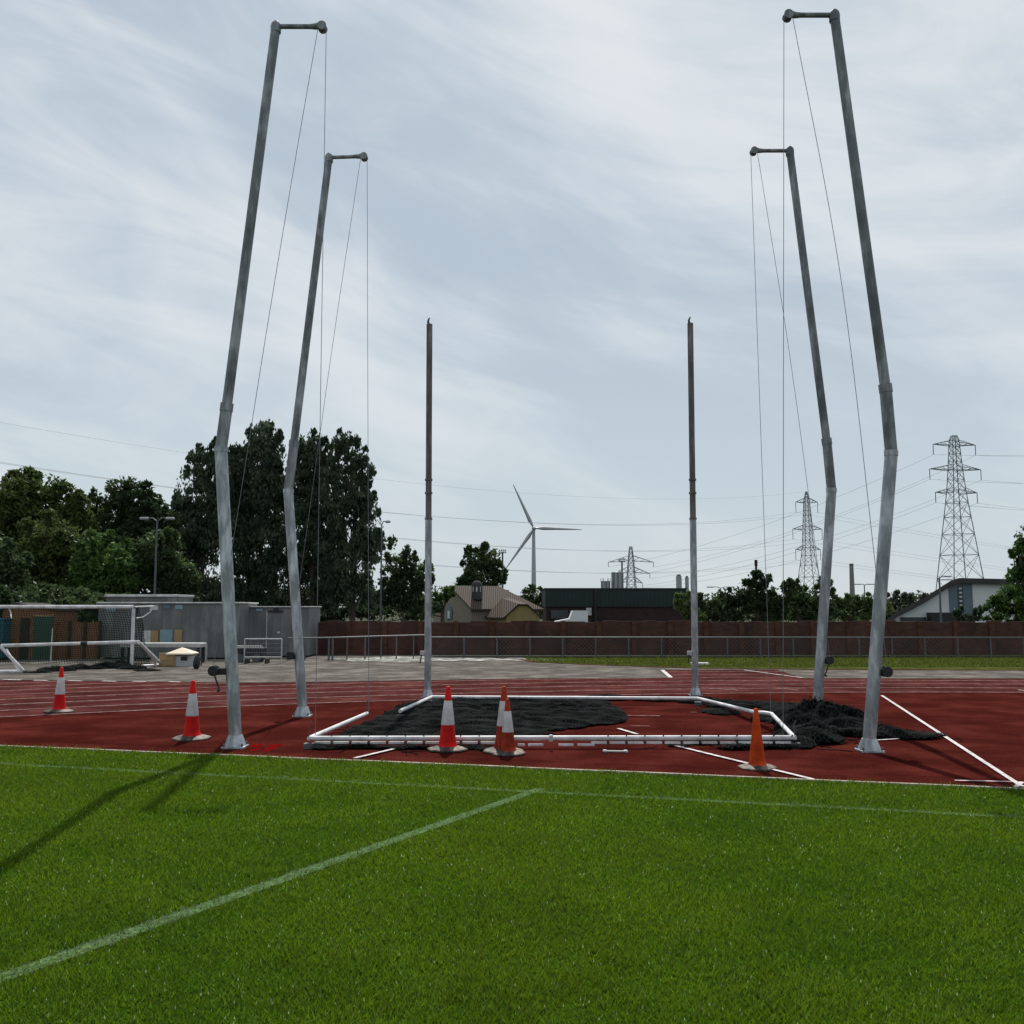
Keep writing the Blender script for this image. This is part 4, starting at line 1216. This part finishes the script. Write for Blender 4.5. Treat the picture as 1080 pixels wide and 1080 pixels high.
def place(t, px, py_base, py_top, rz):
    B = g(px, py_base); B.z = .006
    h = at(px, py_top, B.y).z - .006
    t.location = B; t.scale = (h / .80,) * 3; t.rotation_euler = (R(rnd.uniform(-1, 1)), R(rnd.uniform(-1, 1)), rz)
    return B
c0 = make_cone('red and white cone at far left before the goals')
place(c0, 62, 751.5, 704, .2)
for px, yb, yt, lab in ((202, 780, 717.5, 'red and white cone beside the nearest left pole'), (472, 792, 724, 'bright red and white cone left of the overlapping pair'), (531, 794, 724, 'red and white cone half hidden behind the faded cone')):
    if 'hidden' in lab: continue
    c = dup(c0, (0, 0, 0), lab)
    place(c, px, yb, yt, rnd.uniform(0, 1))
c1 = make_cone('faded brownish red cone with white sleeve before another cone', 'conebrown'); place(c1, 536, 796, 737, .4)
c3 = dup(c1, (0, 0, 0), 'weathered red and white cone half hidden behind the faded cone'); place(c3, 531, 794, 724, .7)
c2 = make_cone('plain orange cone without white sleeve near the front tube', 'coneorange', False); place(c2, 799, 811, 747, .1)

# ------------------------------------------------------------------ buildings beyond the wall
def house():
    K = 1.0
    t = thing('house', (0, 0, 0), 'cream house with ribbed tan roof and small roof turret', 'house')
    C0 = at(497, 652, 90); Cl = at(457, 652, 95)
    base = Vector((C0.x, C0.y, 0)); t.location = base
    gv = Vector((Cl.x - C0.x, Cl.y - C0.y, 0))                  # along the gable, to the left and back
    lv = Vector((-gv.y, gv.x, 0)).normalized() * -1
    if lv.x < 0: lv = -lv
    lv = Vector((.86, .51, 0)); L = 7.2
    ze = Z(641.5, 90); zr = Z(619, 93)
    p = lambda u, v, z: Vector((C0.x, C0.y, 0)) + gv * u + lv * v + Vector((0, 0, z))
    w = MB()
    w.prism([p(0, 0, 0), p(1, 0, 0), p(1, 0, ze - .15), p(.5, 0, zr - .12), p(0, 0, ze - .15)], lv * (L - 2.4))
    w.prism([p(0, L - 2.4, 0), p(1, L - 2.4, 0), p(1, L - 2.4, ze - .25), p(0, L - 2.4, ze - .25)], lv * 2.4)
    w.build('wall', M['cream'], t, base)
    r = MB(); th = Vector((0, 0, .12)); ov = lv * .25
    A0, A1 = p(-.07, 0, ze - .18) - ov, p(.5, 0, zr) - ov
    B0, B1 = p(-.07, L, ze - .18) + ov, p(.5, L - 2.2, zr)
    D0 = p(1.07, 0, ze - .18) - ov; E0 = p(1.07, L, ze - .18) + ov
    vs = [A0, A1, B1, B0, D0, E0]; vs = vs + [v + th for v in vs]
    r.add(vs, [(0, 1, 2, 3), (1, 4, 5, 2), (3, 2, 5), (6, 7, 8, 9), (7, 10, 11, 8), (9, 8, 11), (0, 6, 7, 1), (1, 7, 10, 4), (3, 9, 6, 0), (4, 10, 11, 5), (5, 11, 9, 3)])
    rf = r.build('roof', M['rooftile'], t, base)
    # turret on the ridge side
    tc_ = at(503, 622, 91.5)
    tb = MB(); tb.lathe([(.50, -.9), (.50, .35), (.44, .6), (.25, .78), (.05, .84)], tc_, 14)
    tt = tb.build('turret', M['roofdark'], rf); tt.data.transform(Matrix.Translation(-base))
    for a in (-1, 0, 1):
        m = MB().box((tc_.x + a * .3, tc_.y - .46 + abs(a) * .1, tc_.z + .05), (.14, .08, .45)); o_ = m.build('turret_window', M['cabinroof'], rf); o_.data.transform(Matrix.Translation(-base))
    # arched window on the gable
    wc = p(.55, -.04, 0); d = gv.normalized()
    zz0, zz1 = Z(653, 92), Z(639, 92)
    m = MB(); pts = [wc + d * .45 + Vector((0, 0, zz0)), wc - d * .45 + Vector((0, 0, zz0))]
    for k in range(9):
        a = math.pi * k / 8; pts.append(wc - d * .45 * math.cos(a) + Vector((0, 0, zz1 - .45 + .45 * math.sin(a))))
    m.prism(pts, lv * -.06); fr = m.build('window', M['bluepanel'], t, base)
    m = MB(); m.box(wc - lv * .09 + Vector((0, 0, (zz0 + zz1) / 2 - .2)), (.35, .05, .7), math.atan2(d.y, d.x)); o_ = m.build('pane', M['whitewall'], fr); o_.data.transform(Matrix.Translation(-base))
    # wing with its own gable towards the track
    F = 86.0
    a0, a1 = at(534, 652, F), at(569, 652, F); zw = Z(641.5, F); zwr = Z(639.6, F) + .05
    back = lv * .2 + Vector((-1.6, 4.5, 0))
    gw = MB(); P0, P1 = Vector((a0.x, F, 0)), Vector((a1.x, F, 0)); z = lambda v, h: v + Vector((0, 0, h))
    zl = Z(650, F)
    gw.prism([z(P0, 0), z(P1, 0), z(P1, zl), z(P0.lerp(P1, .62), zwr), z(P0.lerp(P1, .38), zwr), z(P0, zl)], back)
    gw.build('wing_wall', M['yellowwall'], t, base)
    rw = MB(); o3 = Vector((0, -.2, 0))
    e0, q0, q1, e1 = z(P0 + Vector((-.25, 0, 0)), zl - .2) + o3, z(P0.lerp(P1, .36), zwr + .06) + o3, z(P0.lerp(P1, .64), zwr + .06) + o3, z(P1 + Vector((.25, 0, 0)), zl - .2) + o3
    up = Vector((0, 0, .55))
    vs = [e0, q0, q1, e1, e0 + back + Vector((-.3, 0, 0)), q0 + back + up, q1 + back + up, e1 + back + Vector((0, 0, 0))]
    vs = vs + [v + Vector((0, 0, .10)) for v in vs]
    rw.add(vs, [(8, 9, 13, 12), (9, 10, 14, 13), (10, 11, 15, 14), (0, 4, 5, 1), (1, 5, 6, 2), (2, 6, 7, 3), (0, 1, 9, 8), (1, 2, 10, 9), (2, 3, 11, 10), (3, 7, 15, 11), (0, 8, 12, 4), (4, 12, 13, 5), (5, 13, 14, 6), (6, 14, 15, 7)])
    rw.build('wing_roof', M['rooftile'], t, base)
house()
def green_building():
    Y = 95.0; x0, x1 = X(575, Y), X(724, Y); zt, zm = Z(621.5, Y), Z(640, Y)
    base = Vector(((x0 + x1) / 2, Y, 0))
    t = thing('flat_roofed_building', base, 'long flat roofed building with dark green cladding over dark brick', 'building')
    MB().box((base.x, Y + 6, zm / 2), (x1 - x0 - .2, 11.7, zm)).build('brick_base', M['darkbrick'], t, base)
    c = MB().box((base.x, Y + 6, (zm + zt) / 2), (x1 - x0, 12, zt - zm - .006))
    for k in range(34): c.box((x0 + (k + .5) * (x1 - x0) / 34, Y - .02, (zm + zt) / 2), (.08, .04, zt - zm - .1))
    c.build('cladding', M['greenclad'], t, base)
    MB().box((base.x, Y + 6, zt + .06), (x1 - x0 + .2, 12.2, .12)).build('roof_edge', M['roofdark'], t, base)
    MB().tube([(X(628, Y), Y - .12, 0), (X(628, Y), Y - .12, zt)], .16, 8).build('downpipe', M['black'], t, base)
    MB().box((X(621, Y), Y - .03, Z(645, Y)), (.5, .06, .7)).build('window', M['cabinroof'], t, base)
    MB().box((X(590, Y), Y - .03, Z(648, Y)), (1.6, .06, .8)).build('window', M['glassdark'], t, base)
green_building()
def van():
    Y = 70.0; x0, x1 = X(584, Y), X(620, Y); zt = Z(644, Y)
    base = Vector(((x0 + x1) / 2, Y, 0))
    t = thing('white_van', base, 'white van roof showing over the wall before the green building', 'van')
    W = 1.8; b = MB(); h0 = .35
    prof = [(x0, Y, h0), (x1, Y, h0), (x1, Y, zt - .05), (x1 - .08, Y, zt), (X(604, Y), Y, zt), (X(601, Y), Y, zt - .55), (x0 + .1, Y, zt - .75)]
    b.prism(prof, (0, W, 0)); b.build('body', M['vanwhite'], t, base)
    for x in (x0 + .5, x1 - .45):
        for dy in (-.01, W - .19): MB().tube([(x, Y + dy, .32), (x, Y + dy + .2, .32)], .32, 16).build('wheel', M['black'], t, base)
    MB().box((X(600.5, Y) + .75, Y - .01, zt - .9), (.7, .03, .3)).build('side_window', M['glassdark'], t, base)
van()
def white_hall():
    Y = 105.0; zt = lambda y: Z(y, Y)
    base = Vector((X(1000, Y), Y, 0))
    t = thing('sports_hall', base, 'white hall with long curved sloping dark roof at right', 'building')
    prof = [(936, 653), (945, 646), (960, 638.5), (975, 630.5), (990, 621), (1003, 612.5), (1012, 609.8), (1070, 611)]
    top = [at(x, y, Y) for x, y in prof]
    wall = [Vector((top[0].x, Y, 0)), Vector((top[-1].x, Y, 0))] + [p - Vector((0, 0, .25)) for p in top[::-1]]
    MB().prism(wall, (7.6, 16, 0)).build('wall', M['whitewall'], t, base)
    r = MB(); n = len(top); ov = Vector((-.33, -.7, 0))
    vs = [p + ov for p in top] + [p + ov + Vector((0, 0, -.55)) for p in top] + [p + Vector((8.1, 17, 0)) for p in top] + [p + Vector((8.1, 17, -.22)) for p in top]
    fs = []
    for i in range(n - 1):
        fs += [(i, i + n, i + n + 1, i + 1), (i, i + 1, i + 2 * n + 1, i + 2 * n), (i + n, i + 3 * n, i + 3 * n + 1, i + n + 1)]
    r.add(vs, fs); r.build('roof', M['roofdark'], t, base)
    def panel(a, c, y0, y1, mm, nm, d=.1):
        xa, xb, za, zb = X(a, Y), X(c, Y), Z(y1, Y), Z(y0, Y)
        return MB().box(((xa + xb) / 2, Y - d / 2 - .01, (za + zb) / 2), (xb - xa, d, zb - za)).build(nm, M[mm], t, base)
    panel(1001.5, 1010, 615.5, 652, 'bluepanel', 'window'); panel(1016, 1026, 614.5, 652, 'bluepanel', 'window')
    panel(1010.4, 1015.6, 615, 652, 'glassdark', 'window')
    for k in range(7): panel(1011.5, 1014.5, 620 + k * 4.4, 621.4 + k * 4.4, 'whitewall', 'louvre', .2)
    panel(949, 976, 651, 655, 'glassdark', 'window'); panel(938, 944.5, 653.5, 660, 'cream', 'wall_panel')
    panel(977, 1003, 646, 658, 'black', 'entrance_block', 1.2)
white_hall()
def silos():
    Y = 210
    for px, w, y0, label, mm in ((651.5, 13, 604.5, 'tall grey ribbed silo behind the dark green building', 'silorib'),):
        B = Vector((X(px, Y), Y, 0)); r = w / 2 * Y / FOC; z = Z(y0, Y)
        t = thing('silo', B, label, 'silo')
        MB().lathe([(r, 0), (r, z)], B, 20).build('shell', M[mm], t, B)
        MB().lathe([(r * 1.03, z), (r * .9, z + .25), (r * .2, z + .35)], B, 20).build('roof', M['greymetal'], t, B)
    B = Vector((X(639, Y), Y, 0)); z = Z(613.5, Y); r = 5 * Y / FOC
    t = thing('storage_tank', B, 'low grey tank beside the ribbed silo', 'tank')
    MB().lathe([(r, 0), (r, z)], B, 20).build('shell', M['silorib'], t, B)
    MB().lathe([(r * 1.08, z), (r * 1.08, z + .12)], B, 20).build('rim', M['silo'], t, B)
    for k in range(6):
        a = k * math.pi / 3; MB().tube([B + Vector((r * math.cos(a), r * math.sin(a), z)), B + Vector((r * math.cos(a), r * math.sin(a), z + .7))], .05, 5).build('rail_post', M['greymetal'], t, B)
    for px, y0, w, label in ((716.5, 607.5, 6, 'pale grey stack just left of the right rear post'), (725, 609, 4, 'narrow grey stack half hidden by the right rear post')):
        B = Vector((X(px, Y), Y, 0)); z = Z(y0, Y); r = w / 2 * Y / FOC
        t = thing('stack', B, label, 'stack')
        MB().lathe([(r, 0), (r, z)], B, 18).build('shell', M['silo'], t, B)
        MB().lathe([(r * .7, z), (r * .7, z + .3)], B, 18).build('cap', M['greymetal'], t, B)
silos()
def chimneys():
    Y = 420; B = Vector((X(899.5, Y), Y, 0)); z = Z(596.5, Y)
    t = thing('chimney', B, 'lone grey concrete chimney between the two right poles', 'chimney')
    MB().lathe([(3.0 * Y / FOC, 0), (2.1 * Y / FOC, z)], B, 18).build('shaft', M['chimney'], t, B)
    MB().lathe([(2.2 * Y / FOC, z), (2.2 * Y / FOC, z + .8), (1.5 * Y / FOC, z + .8)], B, 18).build('rim', M['roofdark'], t, B)
    Y = 190; B = Vector((X(798.5, Y), Y, 0)); z = Z(590.5, Y)
    t = thing('mast', B, 'slim brown mast rising behind the tallest right row tree', 'mast')
    MB().tube([B, B + Vector((0, 0, z * .9))], .22, 8).build('shaft', M['darkbrick'], t, B)
    MB().tube([B + Vector((0, 0, z * .9)), B + Vector((0, 0, z))], .30, 8).build('head', M['darkbrick'], t, B)
chimneys()
def lamp(label, px, ytop, Y, arms, r=.06, name='lamp_post', head=.5, sides=(1,)):
    B = Vector((X(px, Y), Y, 0)); z = Z(ytop, Y)
    t = thing(name, B, label, 'lamp post')
    MB().tube([B, B + Vector((0, 0, z))], [r * 1.3, r * .8], 8).build('column', M['greymetal'], t, B)
    for s in sides:
        MB().tube([B + Vector((0, 0, z - .05)), B + Vector((s * arms * .5, 0, z + .12)), B + Vector((s * arms, 0, z + .12))], r * .6, 6).build('arm', M['greymetal'], t, B)
        MB().box(B + Vector((s * (arms + head / 2), 0, z + .10)), (head, .25, .14), bev=.04).build('lamp_head', M['silo'], t, B)
lamp('grey twin headed lamp post before the left trees', 162.5, 549, 50, .45, .055, head=.4, sides=(-1, 1))
lamp('thin lamp post behind the rightmost tall evergreen', 401.5, 552, 58, .2, .05, head=.3)
lamp('small twin armed street lamp above the green building end', 760.5, 620, 130, .9, .08, head=.9, sides=(-1, 1))
lamp('small lamp post between the lone chimney and nearest right pole', 912.5, 617, 140, .4, .09, head=1.0, sides=(-1, 1))
lamp('lamp post with one arm in front of the white hall', 992, 609, 100, .6, .10, head=.6)
def flood(label, px, ytop, Y, w):
    B = Vector((X(px, Y), Y, 0)); z = Z(ytop, Y); k = Y / FOC
    t = thing('floodlight_mast', B, label, 'floodlight')
    MB().tube([B, B + Vector((0, 0, z))], .9 * k, 8).build('column', M['greymetal'], t, B)
    MB().box(B + Vector((0, 0, z)), (w * k, .3, .5 * k)).build('crossbar', M['greymetal'], t, B)
    n = 4
    for row in (0, 1):
        for i in range(n):
            MB().box(B + Vector(((i - 1.5) * w * k / n, -.3, z + (row * 2.4 - .8) * k)), (w * k / n * .8, .4, 1.6 * k), bev=.05).build('floodlight', M['silo'], t, B)
flood('twin row floodlight mast beside the tree behind the house', 530, 582, 180, 8)
flood('floodlight mast standing above the ribbed silo', 656.5, 591.5, 215, 7)

# ------------------------------------------------------------------ wind turbine
def turbine():
    Y = 900; k = Y / FOC
    B = Vector((X(563, Y), Y, 0)); hub = at(563, 557.5, Y)
    t = thing('wind_turbine', B, 'three bladed white wind turbine far behind the house', 'wind turbine')
    MB().lathe([(2.9 * k, 0), (1.6 * k, hub.z - 1.2 * k)], B, 20).build('tower', M['turbine'], t, B)
    n = MB(); n.tube([hub + Vector((0, -2.5, 0)), hub + Vector((0, -1, 0)), hub + Vector((0, 6, 0)), hub + Vector((0, 8, 0))], [1.0, 1.9, 1.9, 1.2], 14)
    nc = n.build('nacelle', M['turbine'], t, B)
    h = MB(); h.tube([hub + Vector((0, -6.2, 0)), hub + Vector((0, -5.2, 0)), hub + Vector((0, -2.5, 0))], [.3, 1.4, 1.8], 14); h.build('hub', M['turbine'], t, B)
    for dx, dy in ((-22, -47), (51, 1.5), (-30, 43)):
        d = Vector((dx * k, 0, -dy * k)); L = d.length; d.normalize(); s = Vector((0, 0, 1)).cross(d); n_ = d.cross(Vector((0, 1, 0)))
        b = MB(); secs = []
        for f, c_, th in ((0, .9, .9), (.06, .9, .8), (.18, 1.75, .55), (.45, 1.25, .35), (.75, .8, .22), (.96, .42, .12), (1, .1, .05)):
            o_ = hub + Vector((0, -4.2, 0)) + d * L * f
            secs.append([o_ + n_ * c_ * 1.2, o_ + Vector((0, -th, 0)), o_ - n_ * c_ * .8, o_ + Vector((0, th, 0))])
        vs = [v for s_ in secs for v in s_]
        fs = [(i * 4 + j, i * 4 + (j + 1) % 4, i * 4 + 4 + (j + 1) % 4, i * 4 + 4 + j) for i in range(len(secs) - 1) for j in range(4)]
        b.add(vs, fs + [(3, 2, 1, 0), tuple(len(vs) - 4 + j for j in range(4))], True)
        b.build('blade', M['turbine'], t, B)
turbine()

# ------------------------------------------------------------------ pylons and cables
TIPS = {}
def pylon(key, label, px, Y, ytop, body, arms, w, rot=.0, droop=0, ins=11):
    w *= .74
    k = Y / FOC
    B = Vector((X(px, Y), Y, 0)); cx = B.x
    t = thing('pylon', B, label, 'pylon', 'steel lattice pylons on the skyline')
    ys = [b_[0] for b_ in body]; hw = [b_[1] for b_ in body]
    def half(y): return float(np.interp(y, ys, hw)) * k
    def corner(y, sx, sy): return Vector((cx + sx * half(y), Y + sy * half(y), Z(y, Y)))
    ca, sa = math.cos(rot), math.sin(rot)
    def rr(v): 
        q = v - Vector((cx, Y, 0)); return Vector((cx + q.x * ca - q.y * sa, Y + q.x * sa + q.y * ca, v.z))
    lv = []
    y = ytop
    while y < ys[-1]:
        lv.append(y); y += max(5.0, 1.9 * float(np.interp(y, ys, hw)))
    lv.append(ys[-1])
    m = MB()
    for sx in (-1, 1):
        for sy in (-1, 1):
            MB().tube([rr(corner(y, sx, sy)) for y in lv], w, 5, smooth=False).build('leg', M['pylon'], t, B)
    for a, c in zip(lv[:-1], lv[1:]):
        for s in ((-1, -1, 1, -1), (1, -1, 1, 1), (1, 1, -1, 1), (-1, 1, -1, -1)):
            m.tube([rr(corner(a, s[0], s[1])), rr(corner(c, s[2], s[3]))], w * .5, 4, False, False)
            m.tube([rr(corner(a, s[2], s[3])), rr(corner(c, s[0], s[1]))], w * .5, 4, False, False)
            m.tube([rr(corner(a, s[0], s[1])), rr(corner(a, s[2], s[3]))], w * .5, 4, False, False)
    m.build('bracing', M['pylon'], t, B)
    tips = []
    for (ya, span) in arms:
        h = max(4.5, span * .16) 
        for sd in (-1, 1):
            tip = Vector((cx + sd * span * k, Y, Z(ya + droop, Y)))
            a = MB()
            for sy in (-1, 1):
                lo, hi = corner(ya + 1, sd, sy), corner(ya - h, sd, sy)
                a.tube([rr(lo), rr(tip)], w * .75, 4, True, False); a.tube([rr(hi), rr(tip)], w * .75, 4, True, False)
                for f, f2 in ((.0, .3), (.3, .6), (.6, .85)):
                    a.tube([rr(lo.lerp(tip, f)), rr(hi.lerp(tip, f2))], w * .45, 4, False, False)
            arm = a.build('cross_arm', M['pylon'], t, B)
            i_ = MB(); e_ = rr(tip) - Vector((0, 0, ins * k)); i_.tube([rr(tip), e_], w * .8, 5)
            o_ = i_.build('insulator', M['roofdark'], arm); o_.data.transform(Matrix.Translation(-B))
            tips.append(e_)
    TIPS[key] = (tips, Vector((cx, Y, Z(ytop, Y))))
pylon('main', 'largest lattice pylon standing over the white hall', 1014, 200, 459.5, [(459.5, 2.2), (465, 3.6), (495, 5.2), (520, 7), (652, 20.5)], [(469, 24), (495, 29), (519.5, 23.5)], .13, 0.12)
pylon('second', 'middle sized lattice pylon left of the inner right pole', 854, 350, 518.5, [(518.5, .6), (527, 2.2), (557, 3.6), (580, 4.6), (648, 13)], [(529.5, 12), (558, 16), (579.5, 13.5)], .17, 0.1, ins=11)
pylon('third', 'pylon top with wide drooping arms above the green building', 666, 300, 576.5, [(576.5, 1.2), (590, 2.6), (620, 4.6), (648, 7)], [(590.5, 24), (602.5, 20), (612.5, 12)], .14, 0.05, droop=2.5, ins=5)
def cable(a, c, sag, label, grp, r=.05):
    b = MB()
    b.tube([a.lerp(c, s) - Vector((0, 0, sag * 4 * s * (1 - s))) for s in np.linspace(0, 1, 40)], r, 4, False, False)
    tag(b.build('power_line', M['wire'], None, a), label, 'cable', grp)
def cables():
    lev = ('top', 'middle', 'bottom')
    ts, pk = TIPS['second']
    for i in range(3):
        for j in range(2):
            p = ts[i * 2 + j]
            E = [Vector((-99.4, 120 + 5 * j, z)) for z in (26, 23.4, 19.7)][i]
            cable(p, E, 8.5, f'{lev[i]} pair of cables crossing the whole sky to the left', 'long cables from the middle pylon to the left', .030)
            E = at(1330, (606, 622, 634)[i], 620 + 8 * j)
            cable(p, E, 4, f'{lev[i]} pair of faint cables from the middle pylon descending to the right', 'faint cables behind the nearest right pole', .034)
    cable(pk, Vector((-99.4, 122, 31.6)), 8, 'single faint top wire crossing high above the turbine', None, .020)
    ts, pk = TIPS['main']; t3_, pk3 = TIPS['third']
    for i in range(3):
        for j in range(2):
            p = ts[i * 2 + j]
            cable(p, t3_[i * 2 + j], 3.0, f'{lev[i]} pair of cables from the largest pylon down to the left', 'cables between the largest and the drooping pylon', .034)
            E = at(1400, (458, 500, 540)[i] + (0, 5)[j], 140)
            cable(p, E, 1.2, f'{lev[i]} pair of cables leaving the largest pylon to the right', 'cables leaving the frame on the right', .034)
    b = at(0, 499, 90)
cables()
b = MB(); o = g(738, 702.2); b.box((o.x, o.y, .06), (.55, .25, .09), bev=.015); b.box((o.x, o.y, .005), (.6, .3, .02))
tag(b.build('marker_board', M['whitemetal'], None, o), 'small white marker board on the grass beside the right rear post', 'marker')
